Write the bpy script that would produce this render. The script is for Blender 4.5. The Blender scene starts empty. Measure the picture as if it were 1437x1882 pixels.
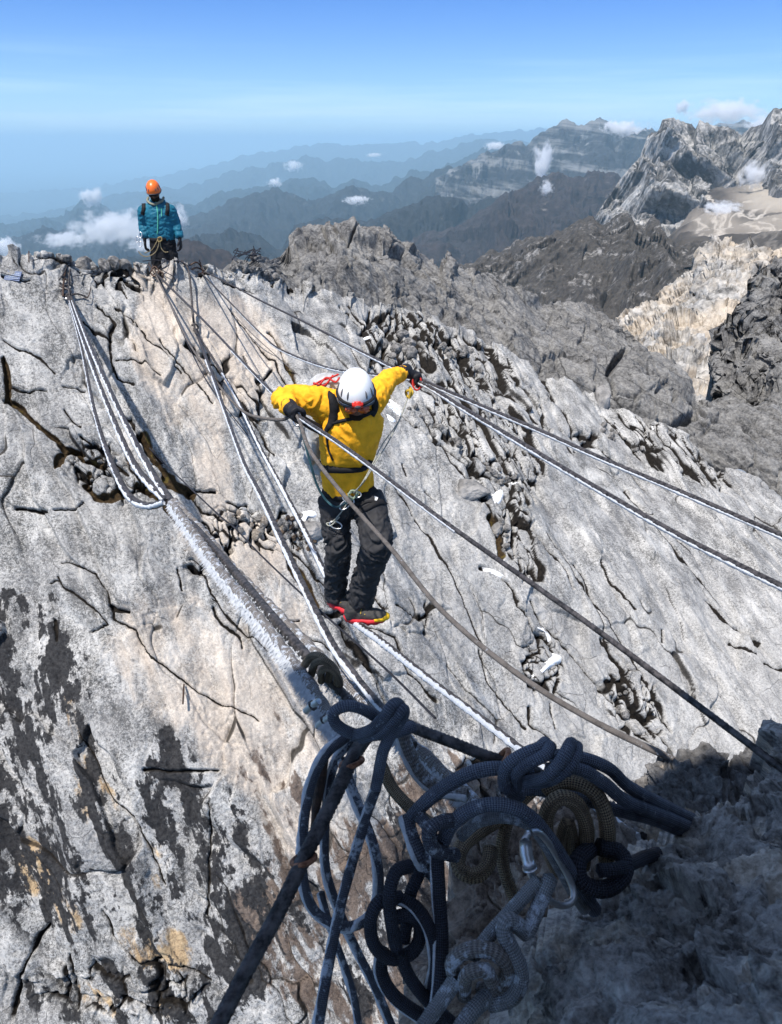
import bpy, bmesh, math, random
import numpy as np
from mathutils import Vector, Matrix

random.seed(7)
rng = np.random.default_rng(7)
SC = bpy.context.scene

# ---------------------------------------------------------------- camera
F = 1350.0                       # focal length in pixels of the 1437 x 1882 photograph
CU, CV = 718.5, 941.0
PITCH = math.radians(26.7)
cam_data = bpy.data.cameras.new("camera")
cam_data.sensor_fit = 'VERTICAL'
cam_data.sensor_height = 36.0
cam_data.lens = F / 1882.0 * 36.0
cam_data.clip_start = 0.05
cam_data.clip_end = 600000.0
cam_data.dof.use_dof = True
cam_data.dof.focus_distance = 4.4
cam_data.dof.aperture_fstop = cam_data.lens / 1.6      # a phone's small pupil, 1.6 mm
cam = bpy.data.objects.new("camera", cam_data)
cam.rotation_euler = (math.radians(90) - PITCH, 0, 0)
SC.collection.objects.link(cam)
SC.camera = cam

# ---------------------------------------------------------------- world, sun, exposure
SUN_TO = np.array([-0.25, -0.30, 0.92]); SUN_TO /= np.linalg.norm(SUN_TO)
SUN_EL = math.asin(SUN_TO[2])
SUN_AZ = math.atan2(SUN_TO[0], SUN_TO[1])          # from +Y towards +X
world = bpy.data.worlds.new("World")
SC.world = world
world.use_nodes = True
wn = world.node_tree; wn.nodes.clear()
w_out = wn.nodes.new("ShaderNodeOutputWorld")
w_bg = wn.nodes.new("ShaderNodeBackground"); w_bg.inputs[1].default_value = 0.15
w_sky = wn.nodes.new("ShaderNodeTexSky"); w_sky.sky_type = 'NISHITA'
w_sky.sun_disc = False
w_sky.sun_elevation = SUN_EL
w_sky.sun_rotation = SUN_AZ
w_sky.altitude = 3000
w_sky.air_density = 1.0; w_sky.dust_density = 0.1; w_sky.ozone_density = 1.6
wn.links.new(w_bg.outputs[0], w_out.inputs[0])
# thin high cloud streaks near the horizon
w_tc = wn.nodes.new("ShaderNodeTexCoord")
w_map = wn.nodes.new("ShaderNodeMapping"); w_map.inputs['Scale'].default_value = (2.2, 2.2, 46.0)
w_map.inputs['Rotation'].default_value = (0, math.radians(1.6), 0)
w_no = wn.nodes.new("ShaderNodeTexNoise"); w_no.inputs['Scale'].default_value = 1.0
w_no.inputs['Detail'].default_value = 6; w_no.inputs['Roughness'].default_value = 0.55
w_r = wn.nodes.new("ShaderNodeMapRange"); w_r.inputs[1].default_value = 0.47; w_r.inputs[2].default_value = 0.70
w_sep = wn.nodes.new("ShaderNodeSeparateXYZ")
w_b = wn.nodes.new("ShaderNodeMapRange"); w_b.inputs[1].default_value = 0.11; w_b.inputs[2].default_value = 0.03
w_mul = wn.nodes.new("ShaderNodeMath"); w_mul.operation = 'MULTIPLY'
w_mul2 = wn.nodes.new("ShaderNodeMath"); w_mul2.operation = 'MULTIPLY'; w_mul2.inputs[1].default_value = 0.6
w_mix = wn.nodes.new("ShaderNodeMix"); w_mix.data_type = 'RGBA'
w_mix.inputs['B'].default_value = (10.0, 9.6, 9.2, 1)
wn.links.new(w_tc.outputs['Generated'], w_map.inputs[0]); wn.links.new(w_map.outputs[0], w_no.inputs['Vector'])
wn.links.new(w_no.outputs[0], w_r.inputs[0]); wn.links.new(w_tc.outputs['Generated'], w_sep.inputs[0])
wn.links.new(w_sep.outputs[2], w_b.inputs[0]); wn.links.new(w_r.outputs[0], w_mul.inputs[0])
wn.links.new(w_b.outputs[0], w_mul.inputs[1]); wn.links.new(w_mul.outputs[0], w_mul2.inputs[0])
wn.links.new(w_mul2.outputs[0], w_mix.inputs[0]); wn.links.new(w_sky.outputs[0], w_mix.inputs['A'])
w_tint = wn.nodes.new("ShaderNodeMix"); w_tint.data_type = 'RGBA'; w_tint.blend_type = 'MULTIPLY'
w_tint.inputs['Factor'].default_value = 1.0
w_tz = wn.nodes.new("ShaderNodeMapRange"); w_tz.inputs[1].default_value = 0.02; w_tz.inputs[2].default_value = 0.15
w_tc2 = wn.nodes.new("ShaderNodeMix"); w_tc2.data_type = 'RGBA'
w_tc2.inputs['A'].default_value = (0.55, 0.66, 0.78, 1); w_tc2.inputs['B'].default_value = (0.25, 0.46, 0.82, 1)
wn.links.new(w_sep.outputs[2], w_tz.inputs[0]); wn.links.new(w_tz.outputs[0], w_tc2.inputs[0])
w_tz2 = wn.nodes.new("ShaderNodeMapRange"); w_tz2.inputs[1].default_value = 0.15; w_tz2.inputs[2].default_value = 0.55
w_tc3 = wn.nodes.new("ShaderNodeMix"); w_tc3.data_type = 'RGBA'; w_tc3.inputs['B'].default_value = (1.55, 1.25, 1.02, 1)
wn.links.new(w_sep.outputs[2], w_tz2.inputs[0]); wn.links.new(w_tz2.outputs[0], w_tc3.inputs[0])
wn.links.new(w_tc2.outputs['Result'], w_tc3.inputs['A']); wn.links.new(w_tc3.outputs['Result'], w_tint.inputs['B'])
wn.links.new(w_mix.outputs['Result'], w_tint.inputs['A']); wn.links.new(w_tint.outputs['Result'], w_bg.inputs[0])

sun_data = bpy.data.lights.new("sun", 'SUN')
sun_data.energy = 4.9; sun_data.angle = math.radians(0.9); sun_data.color = (1.0, 0.945, 0.88)
sun = bpy.data.objects.new("sun", sun_data)
sun.rotation_euler = Vector(-SUN_TO).to_track_quat('-Z', 'Y').to_euler()
SC.collection.objects.link(sun)

SC.view_settings.view_transform = 'Standard'
SC.view_settings.look = 'None'
SC.view_settings.gamma = 1.0
SC.view_settings.use_curve_mapping = False
SC.view_settings.exposure = 0.42
SC.cycles.volume_bounces = 4
SC.cycles.max_bounces = 5
SC.cycles.diffuse_bounces = 3
SC.cycles.use_denoising = True
SC.cycles.volume_step_rate = 1.0
SC.cycles.transparent_max_bounces = 16

# ---------------------------------------------------------------- geometry helpers
FWD = np.array([0, math.cos(PITCH), -math.sin(PITCH)])
UPV = np.array([0, math.sin(PITCH), math.cos(PITCH)])
RGT = np.array([1.0, 0, 0])

def ray(u, v):
    u = np.asarray(u, float)[..., None]; v = np.asarray(v, float)[..., None]
    return FWD + RGT * (u - CU) / F - UPV * (v - CV) / F

def PY(u, v, Y):                 # world point at horizontal distance Y on the sight line of (u, v)
    r = ray(u, v)
    return r * (np.asarray(Y, float)[..., None] / r[..., 1:2])

def PD(u, v, d):                 # world point at depth d along the optical axis
    return ray(u, v) * np.asarray(d, float)[..., None]

def project(P):
    d = P @ FWD
    return CU + F * (P @ RGT) / d, CV - F * (P @ UPV) / d

# ---- numpy noise
_perm = rng.permutation(256).astype(np.int32); _perm = np.concatenate([_perm, _perm, _perm])
_g = rng.normal(size=(256, 3)); _g /= np.linalg.norm(_g, axis=1)[:, None]
_g = _g.astype(np.float32)

def perlin(P):
    P = np.asarray(P, np.float32)
    i = np.floor(P).astype(np.int32); f = P - i; i &= 255
    w = f * f * f * (f * (f * 6 - 15) + 10)
    out = None
    acc = np.zeros(len(P), np.float32)
    for dx in (0, 1):
        wx = w[:, 0] if dx else 1 - w[:, 0]
        for dy in (0, 1):
            wy = w[:, 1] if dy else 1 - w[:, 1]
            for dz in (0, 1):
                wz = w[:, 2] if dz else 1 - w[:, 2]
                h = _perm[_perm[_perm[(i[:, 0] + dx) & 255] + ((i[:, 1] + dy) & 255)] + ((i[:, 2] + dz) & 255)]
                g = _g[h]
                acc += wx * wy * wz * (g[:, 0] * (f[:, 0] - dx) + g[:, 1] * (f[:, 1] - dy) + g[:, 2] * (f[:, 2] - dz))
    return acc * 1.5

def fbm(P, octv=4, lac=2.03, gain=0.5):
    a = 1.0; s = np.zeros(len(P), np.float32); q = np.asarray(P, np.float32)
    for k in range(octv):
        s += a * perlin(q + 17.3 * k); q = q * lac; a *= gain
    return s

def ridged(P, octv=4, lac=2.1, gain=0.5):
    a = 1.0; s = np.zeros(len(P), np.float32); q = np.asarray(P, np.float32); t = 0
    for k in range(octv):
        s += a * (1 - 2.2 * np.abs(perlin(q + 31.7 * k))); t += a; q = q * lac; a *= gain
    return s / t

def voro(P):                      # F1, F2, id-hash on 3D cells
    P = np.asarray(P, np.float32)
    i = np.floor(P).astype(np.int32); f = P - i
    F1 = np.full(len(P), 9, np.float32); F2 = F1.copy(); idh = np.zeros(len(P), np.float32)
    for dx in (-1, 0, 1):
        for dy in (-1, 0, 1):
            for dz in (-1, 0, 1):
                h = _perm[_perm[_perm[(i[:, 0] + dx) & 255] + ((i[:, 1] + dy) & 255)] + ((i[:, 2] + dz) & 255)]
                o = _g[h] * 0.42 + 0.5
                d = (f[:, 0] - dx - o[:, 0]) ** 2 + (f[:, 1] - dy - o[:, 1]) ** 2 + (f[:, 2] - dz - o[:, 2]) ** 2
                c = d < F1
                F2 = np.where(c, F1, np.minimum(F2, d)); idh = np.where(c, h / 255.0, idh); F1 = np.where(c, d, F1)
    return np.sqrt(F1), np.sqrt(F2), idh

def facets(P, g):                 # every cell a plane of its own tilt, with crisp steps between
    P = np.asarray(P, np.float32); i = np.floor(P).astype(np.int32); f = P - i
    F1 = np.full(len(P), 9, np.float32); F2 = F1.copy(); out = np.zeros(len(P), np.float32)
    for dx in (-1, 0, 1):
        for dy in (-1, 0, 1):
            for dz in (-1, 0, 1):
                h = _perm[_perm[_perm[(i[:, 0] + dx) & 255] + ((i[:, 1] + dy) & 255)] + ((i[:, 2] + dz) & 255)]
                o = _g[h] * 0.42 + 0.5; v = np.stack([f[:, 0] - dx - o[:, 0], f[:, 1] - dy - o[:, 1], f[:, 2] - dz - o[:, 2]], -1)
                d = (v * v).sum(1); c = d < F1; t = (v * _g[(h * 7 + 13) & 255]).sum(1) * g + (h / 255.0 - .5) * g * .5
                F2 = np.where(c, F1, np.minimum(F2, d)); out = np.where(c, t, out); F1 = np.where(c, d, F1)
    return out, np.sqrt(F2) - np.sqrt(F1)

def smooth(x, a, b):
    t = np.clip((x - a) / (b - a), 0, 1); return t * t * (3 - 2 * t)

def poly_dist(U, V, pts, pad):    # distance in px to a polyline and its parameter, inf outside the bounding box
    pts = np.asarray(pts, float)
    D = np.full(U.shape, 1e6, np.float32)
    m = (U > pts[:, 0].min() - pad) & (U < pts[:, 0].max() + pad) & (V > pts[:, 1].min() - pad) & (V < pts[:, 1].max() + pad)
    if not m.any(): return D
    u, v = U[m], V[m]; best = np.full(u.shape, 1e6)
    for (ax, ay), (bx, by) in zip(pts[:-1], pts[1:]):
        ex, ey = bx - ax, by - ay
        t = np.clip(((u - ax) * ex + (v - ay) * ey) / max(ex * ex + ey * ey, 1e-6), 0, 1)
        best = np.minimum(best, np.hypot(u - ax - t * ex, v - ay - t * ey))
    D[m] = best
    return D

# ---- mesh / object helpers
def mesh_from(name, V, faces, smooth_shade=True):
    me = bpy.data.meshes.new(name)
    V = np.asarray(V, np.float32)
    faces = np.asarray(faces, np.int32)
    n = faces.shape[1]
    me.vertices.add(len(V)); me.vertices.foreach_set("co", V.ravel())
    me.loops.add(faces.size); me.loops.foreach_set("vertex_index", faces.ravel())
    me.polygons.add(len(faces))
    me.polygons.foreach_set("loop_start", np.arange(0, faces.size, n, dtype=np.int32))
    me.polygons.foreach_set("loop_total", np.full(len(faces), n, np.int32))
    me.polygons.foreach_set("use_smooth", np.full(len(faces), smooth_shade, bool))
    me.update(calc_edges=True)
    return me

def grid_faces(nv, nu, wrap=False):
    a = np.arange(nv * nu).reshape(nv, nu)
    if wrap: a = np.concatenate([a, a[:, :1]], 1)
    return np.stack([a[:-1, :-1], a[1:, :-1], a[1:, 1:], a[:-1, 1:]], -1).reshape(-1, 4)

def link(name, me, mat=None, parent=None):
    o = bpy.data.objects.new(name, me)
    if mat is not None:
        for m in (mat if isinstance(mat, (list, tuple)) else [mat]): me.materials.append(m)
    if parent is not None: o.parent = parent
    SC.collection.objects.link(o)
    return o

def tag(o, label=None, cat=None, group=None, kind=None):
    if label: o['label'] = label
    if cat: o['category'] = cat
    if group: o['group'] = group
    if kind: o['kind'] = kind
    return o

def empty(name, loc, label, cat, group=None):
    o = bpy.data.objects.new(name, None); o.location = [float(c) for c in loc]
    o.empty_display_size = 0.1
    SC.collection.objects.link(o)
    return tag(o, label, cat, group)

def part(name, V, faces, mat, root, smooth_shade=True):   # world coordinates in, child of root (roots are unrotated)
    V = np.asarray(V, float) - np.array(root.location)
    return link(name, mesh_from(name, V, faces, smooth_shade), mat, root)

# ---- material helper
class MT:
    def __init__(s, name, rough=0.85, spec=0.3):
        s.m = bpy.data.materials.new(name); s.m.use_nodes = True; s.n = s.m.node_tree.nodes; s.l = s.m.node_tree.links
        s.n.clear(); s.out = s.n.new("ShaderNodeOutputMaterial"); s.b = s.n.new("ShaderNodeBsdfPrincipled")
        s.l.new(s.b.outputs[0], s.out.inputs[0]); s.b.inputs['Roughness'].default_value = rough
        s.b.inputs['Specular IOR Level'].default_value = spec
    def put(s, sock, v):
        if hasattr(v, 'is_linked') or hasattr(v, 'links'): s.l.new(v, sock)
        else:
            if isinstance(v, (tuple, list)) and len(v) == 3 and sock.type == 'RGBA': v = (*v, 1)
            sock.default_value = v
    def coord(s, scale=(1, 1, 1), rot=(0, 0, 0), kind='Object'):
        t = s.n.new("ShaderNodeTexCoord"); mr = s.n.new("ShaderNodeMapping"); mr.inputs['Rotation'].default_value = rot
        mp = s.n.new("ShaderNodeMapping"); mp.inputs['Scale'].default_value = scale
        s.l.new(t.outputs[kind], mr.inputs[0]); s.l.new(mr.outputs[0], mp.inputs[0]); return mp.outputs[0]   # turned first, then stretched
    def noise(s, vec, scale, detail=4, rough=0.5, dist=0.0):
        n = s.n.new("ShaderNodeTexNoise"); s.l.new(vec, n.inputs['Vector'])
        n.inputs['Scale'].default_value = scale; n.inputs['Detail'].default_value = detail
        n.inputs['Roughness'].default_value = rough; n.inputs['Distortion'].default_value = dist; return n.outputs[0]
    def voro(s, vec, scale, feature='DISTANCE_TO_EDGE', out=0):
        n = s.n.new("ShaderNodeTexVoronoi"); n.feature = feature; s.l.new(vec, n.inputs['Vector'])
        n.inputs['Scale'].default_value = scale; return n.outputs[out]
    def attr(s, name):
        n = s.n.new("ShaderNodeAttribute"); n.attribute_name = name; return n.outputs['Fac']
    def rng(s, v, a, b, c=0.0, d=1.0, smooth_=False):
        n = s.n.new("ShaderNodeMapRange"); s.put(n.inputs[0], v)
        if smooth_: n.interpolation_type = 'SMOOTHSTEP'
        for k, x in enumerate((a, b, c, d)): s.put(n.inputs[k + 1], x)
        return n.outputs[0]
    def math(s, op, a, b=0.0, clamp=False):
        n = s.n.new("ShaderNodeMath"); n.operation = op; n.use_clamp = clamp; s.put(n.inputs[0], a); s.put(n.inputs[1], b); return n.outputs[0]
    def mix(s, f, a, b, mode='MIX'):
        n = s.n.new("ShaderNodeMix"); n.data_type = 'RGBA'; n.blend_type = mode
        s.put(n.inputs['Factor'], f); s.put(n.inputs['A'], a); s.put(n.inputs['B'], b); return n.outputs['Result']
    def warp(s, vec, scale, amt):
        n = s.n.new("ShaderNodeTexNoise"); s.l.new(vec, n.inputs['Vector']); n.inputs['Scale'].default_value = scale
        a = s.n.new("ShaderNodeVectorMath"); a.operation = 'SUBTRACT'; s.l.new(n.outputs['Color'], a.inputs[0]); a.inputs[1].default_value = (.5, .5, .5)
        b = s.n.new("ShaderNodeVectorMath"); b.operation = 'SCALE'; s.l.new(a.outputs[0], b.inputs[0]); b.inputs['Scale'].default_value = amt
        c = s.n.new("ShaderNodeVectorMath"); c.operation = 'ADD'; s.l.new(vec, c.inputs[0]); s.l.new(b.outputs[0], c.inputs[1]); return c.outputs[0]
    def bump(s, h, strength=0.5, dist=0.02, prev=None):
        n = s.n.new("ShaderNodeBump"); n.inputs['Strength'].default_value = strength; n.inputs['Distance'].default_value = dist
        s.put(n.inputs['Height'], h)
        if prev is not None: s.l.new(prev, n.inputs['Normal'])
        return n.outputs[0]
    def done(s, col=None, normal=None, rough=None, metal=None):
        if col is not None: s.put(s.b.inputs['Base Color'], col)
        if normal is not None: s.put(s.b.inputs['Normal'], normal)
        if rough is not None: s.put(s.b.inputs['Roughness'], rough)
        if metal is not None: s.put(s.b.inputs['Metallic'], metal)
        return s.m

def plain(name, col, rough=0.6, metal=0.0, spec=0.4, var=0.25, nscale=40.0, bump=0.0, bscale=None, bdist=0.002):
    m = MT(name, rough, spec); c = m.coord()
    n = m.noise(c, nscale, 5)
    f = m.rng(n, 0.3, 0.7)
    col2 = m.mix(f, tuple(x * (1 - var) for x in col), tuple(min(1, x * (1 + var)) for x in col))
    nb = m.bump(m.noise(c, bscale or nscale * 2, 5), bump, bdist) if bump else None
    return m.done(col2, nb, None, metal)
# ================================================================ THE LAND
def interp_row(row, ug):
    row = np.asarray(row, float)
    return np.stack([ug, np.interp(ug, row[:, 0], row[:, 1]), np.interp(ug, row[:, 0], row[:, 2])], -1)

def sheet(rows, u0, u1, nu, nvs, log_y=False):
    """rows: polylines of (u, v, Y) from the crest downwards; returns world points (nv, nu, 3)."""
    ug = np.linspace(u0, u1, nu)
    R = []
    for r in rows:
        q = interp_row(r, ug); R.append(PY(q[:, 0], q[:, 1], q[:, 2]))
    R = np.array(R)                                   # (k, nu, 3)
    K = len(R)
    # Catmull-Rom through the rows
    ext = np.concatenate([2 * R[:1] - R[1:2], R, 2 * R[-1:] - R[-2:-1]], 0)
    out = []
    for k in range(K - 1):
        p0, p1, p2, p3 = ext[k], ext[k + 1], ext[k + 2], ext[k + 3]
        n = nvs[k]
        for t in np.linspace(0, 1, n, endpoint=(k == K - 2)):
            if K == 2: out.append(p1 * (1 - t) + p2 * t); continue
            out.append(0.5 * ((2 * p1) + (-p0 + p2) * t + (2 * p0 - 5 * p1 + 4 * p2 - p3) * t * t + (-p0 + 3 * p1 - 3 * p2 + p3) * t ** 3))
    return np.array(out)

def add_back(P, n, away, down):   # the far side of a crest, curling down out of sight
    crest = P[0]; dirh = crest.copy(); dirh[:, 2] = 0; dirh /= np.linalg.norm(dirh, axis=1)[:, None]
    rows = []
    for k in range(n, 0, -1):
        t = k / n
        rows.append(crest + dirh * away * t - np.array([0, 0, 1.0]) * down * t ** 1.4)
    return np.concatenate([np.array(rows), P], 0)

def normals(P):
    du = np.gradient(P, axis=1); dv = np.gradient(P, axis=0)
    n = np.cross(dv, du); n /= np.linalg.norm(n, axis=2)[..., None] + 1e-12
    return n

def add_attr(me, name, a):
    at = me.attributes.new(name, 'FLOAT', 'POINT'); at.data.foreach_set("value", np.ascontiguousarray(a, np.float32).ravel())

# ---------------------------------------------------------------- far mountains
def far_mat(name, base, rock, rock_amt, scale, strat=0.0, snow=0.0, bump_d=None):
    m = MT(name, 0.95, 0.1)
    c = m.coord()
    w = m.warp(c, 2.0 / scale, 0.5 * scale)
    n1 = m.noise(w, 3.0 / scale, 8, 0.62)
    n2 = m.noise(c, 14.0 / scale, 8, 0.65)
    f = m.rng(m.math('ADD', m.math('MULTIPLY', n1, 0.6), m.math('MULTIPLY', n2, 0.4)), 0.62 - rock_amt, 0.70 - rock_amt * 0.9)
    dk = m.mix(m.rng(n2, 0.35, 0.65), tuple(x * 0.6 for x in base), tuple(x * 1.4 for x in base))
    rk = m.mix(m.rng(m.noise(c, 30.0 / scale, 6, 0.7), 0.35, 0.65), tuple(x * 0.6 for x in rock), tuple(x * 1.25 for x in rock))
    col = m.mix(f, dk, rk)
    if strat:
        cs = m.coord((0.5, 0.5, 9.0), (0.0, math.radians(-8), 0.3))
        ns = m.noise(m.warp(cs, 1.5 / scale, scale * 0.6), 1.6 / scale, 5, 0.6)
        col = m.mix(m.math('MULTIPLY', m.rng(ns, 0.5, 0.6), strat), col, rock)
    if snow:
        col = m.mix(m.rng(m.noise(c, 20.0 / scale, 4, 0.6), 0.74 - snow, 0.76 - snow), col, (0.8, 0.82, 0.85))
    nb = m.bump(n2, 0.9, bump_d or scale * 0.05)
    return m.done(col, nb)

def mountain(name, crest, mat, label, depth_to, bottom_v, nu=260, nv=60, gully=1.0, u0=None, u1=None, crest_j=1.0, seed=0.0, kind='structure'):
    cr = np.array(crest, float)
    u0 = cr[0, 0] if u0 is None else u0; u1 = cr[-1, 0] if u1 is None else u1
    bot = [(u, max(bottom_v + 60, v + 60), Y * depth_to) for u, v, Y in crest]
    P = sheet([crest, bot], u0, u1, nu, [nv])
    # concave profile: slopes ease out towards the foot
    t = np.linspace(0, 1, nv)[:, None]
    H = np.linalg.norm(P[0] - P[-1], axis=1)
    Y = P[0, :, 1].mean()
    s_len = Y * (u1 - u0) / F
    q = P.reshape(-1, 3)
    S = np.tile(np.linspace(0, s_len, nu), (nv, 1)).ravel(); T = (t * H[None, :]).ravel()
    L = H.mean() * 0.55
    wob = fbm(np.stack([S / L, T / L, np.full_like(S, seed)], -1), 3)
    g = ridged(np.stack([S / L * 1.6 + 0.55 * wob, T / L * 0.45 + 0.3 * wob, np.full_like(S, seed + 5)], -1), 5)
    h = (g - 0.35).reshape(nv, nu) * (0.12 + np.minimum(1, t * 3.0) * 0.9) * L * 0.28 * gully
    fine = fbm(np.stack([S / L * 9, T / L * 6, np.full_like(S, seed + 9)], -1), 5, gain=.6).reshape(nv, nu) * L * 0.05 * gully
    fa, _ = facets(np.stack([S / L * 3.2 + wob, T / L * 2.0, np.full_like(S, seed)], -1), .5)
    fb, _ = facets(np.stack([S / L * 9 + wob * 2, T / L * 6, np.full_like(S, seed + 4)], -1), .5)
    fine = fine * .5 + ((fa * .16 + fb * .05) * L * gully).reshape(nv, nu) * np.minimum(1, t * 6)
    N = np.array([0, -0.6, 0.8])
    P = P + (h + fine)[..., None] * N * np.array([1, 1, 1])
    jag = fbm(np.stack([S / L * 7, S * 0, np.full_like(S, seed + 2)], -1), 4).reshape(nv, nu)[0] * L * 0.035 * crest_j
    P[:, :, 2] += jag[None, :] * np.exp(-t * 8)
    P = add_back(P, 6, H.mean() * 0.9, H.mean() * 0.7)
    o = link(name, mesh_from(name, P.reshape(-1, 3), grid_faces(P.shape[0], nu)), mat)
    return tag(o, label, None, None, kind)

M_far = far_mat("heath_mountain_far", (0.020, 0.026, 0.026), (0.10, 0.10, 0.10), 0.0, 2500)
M_mid = far_mat("heath_mountain_mid", (0.024, 0.026, 0.027), (0.16, 0.15, 0.14), 0.02, 1200)
M_plateau = far_mat("banded_limestone_plateau", (0.035, 0.037, 0.04), (0.36, 0.36, 0.36), 0.05, 1500, strat=0.5)
M_brown = far_mat("brown_heath_ridge", (0.070, 0.064, 0.058), (0.30, 0.29, 0.28), 0.075, 120)
M_peak = far_mat("grey_limestone_peak", (0.11, 0.105, 0.10), (0.46, 0.45, 0.435), 0.16, 420)
M_purple = far_mat("dark_heath_mountain", (0.040, 0.032, 0.031), (0.26, 0.24, 0.22), 0.02, 900)

land = M_far
big = 400000.0
gv = np.array([(-big, -20000, -3300), (big, -20000, -3300), (big, big, -3300), (-big, big, -3300)], float)
tag(link("terrain", mesh_from("terrain", gv, [[0, 1, 2, 3]]), M_far), "dark forested lowland stretching to the horizon", None, None, 'structure')

def Yc(pts, Y): return [(u, v, Y) for u, v in pts]
mountain("far_range", Yc([(-100, 360), (60, 352), (170, 345), (240, 330), (300, 322), (400, 302), (450, 285), (500, 278), (560, 268), (600, 262), (650, 268), (700, 264), (740, 262), (800, 262), (850, 250), (900, 244), (960, 240), (1000, 235), (1100, 240), (1500, 245)], 52000),
         M_far, "palest blue mountain range on the horizon", 0.85, 330, nu=300, nv=24, seed=1, gully=.6)
mountain("distant_range", Yc([(-100, 400), (40, 395), (100, 390), (170, 370), (220, 356), (300, 345), (350, 342), (400, 325), (450, 310), (480, 306), (520, 300), (560, 286), (600, 295), (640, 291), (700, 300), (760, 290), (800, 278), (850, 265), (900, 256), (980, 262), (1100, 270)], 34000),
         M_far, "pale blue range beyond the wooded hills", 0.8, 390, nu=300, nv=30, seed=2, gully=.8)
mountain("blue_range", Yc([(-100, 425), (0, 415), (60, 405), (120, 398), (150, 372), (165, 364), (180, 370), (215, 396), (260, 385), (310, 374), (360, 376), (410, 352), (470, 345), (520, 336), (545, 327), (580, 330), (610, 345), (660, 332), (700, 343), (740, 325), (760, 312), (790, 318), (850, 291), (890, 272), (930, 266), (980, 262), (1050, 270)], 21000),
         M_far, "blue mountain range with a small pointed summit at left", 0.75, 430, nu=420, nv=40, seed=3)
mountain("wooded_hills", Yc([(-100, 470), (0, 445), (60, 440), (120, 425), (170, 432), (240, 425), (280, 422), (330, 402), (370, 396), (410, 380), (450, 362), (490, 348), (530, 358), (580, 371), (620, 352), (640, 346), (680, 355), (720, 346), (745, 336), (780, 326), (800, 311), (830, 312), (860, 300), (890, 305), (930, 300), (980, 316), (1060, 330)], 13000),
         M_mid, "hazy blue wooded hills behind the blue jacketed climber", 0.7, 470, nu=460, nv=50, seed=4)
mountain("plateau_mountain", Yc([(800, 330), (830, 312), (860, 300), (900, 282), (930, 268), (967, 264), (990, 247), (1020, 229), (1064, 229), (1087, 220), (1113, 221), (1124, 236), (1180, 240), (1240, 245), (1300, 232), (1370, 225), (1500, 230)], 11000),
         M_plateau, "layered pale plateau mountain streaked with white", 0.72, 370, nu=420, nv=60, seed=5)
mountain("near_hills", Yc([(180, 520), (260, 470), (300, 462), (330, 445), (380, 432), (440, 425), (480, 440), (515, 452), (540, 422), (570, 406), (620, 402), (660, 410), (690, 406), (730, 385), (780, 365), (820, 360), (860, 378), (920, 365), (980, 372)], 7600),
         M_mid, "slate blue hills behind the rocky knob", 0.68, 520, nu=420, nv=50, seed=6)
mountain("dark_spur", Yc([(240, 520), (290, 470), (325, 446), (345, 440), (380, 450), (420, 464), (450, 486), (520, 520)], 3200),
         M_purple, "dark brown spur just right of the climber in blue", 0.75, 540, nu=160, nv=40, seed=7, gully=.7)
mountain("heath_mountain", Yc([(720, 470), (760, 442), (800, 425), (850, 415), (872, 400), (900, 382), (922, 360), (949, 345), (975, 337), (1012, 322), (1042, 324), (1072, 328), (1079, 317), (1135, 320), (1165, 340), (1300, 350)], 6200),
         M_purple, "dark purplish heath mountain with a few snow specks", 0.62, 520, nu=460, nv=90, seed=8, gully=.8)
PEAK_CREST = [(1080, 420, 2700), (1110, 372, 2900), (1139, 330, 3100), (1162, 303, 3200), (1176, 288, 3300), (1191, 247, 3300), (1199, 240, 3300), (1210, 241, 3300), (1218, 218, 3300), (1224, 215, 3300), (1235, 215, 3300), (1272, 227, 3400), (1279, 236, 3400), (1285, 221, 3300), (1300, 228, 3300), (1348, 236, 3400), (1363, 247, 3500), (1382, 232, 3400), (1401, 228, 3300), (1412, 210, 3200), (1423, 197, 3100), (1437, 198, 3100), (1490, 160, 3000), (1560, 190, 3000), (1700, 240, 3000)]
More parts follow.
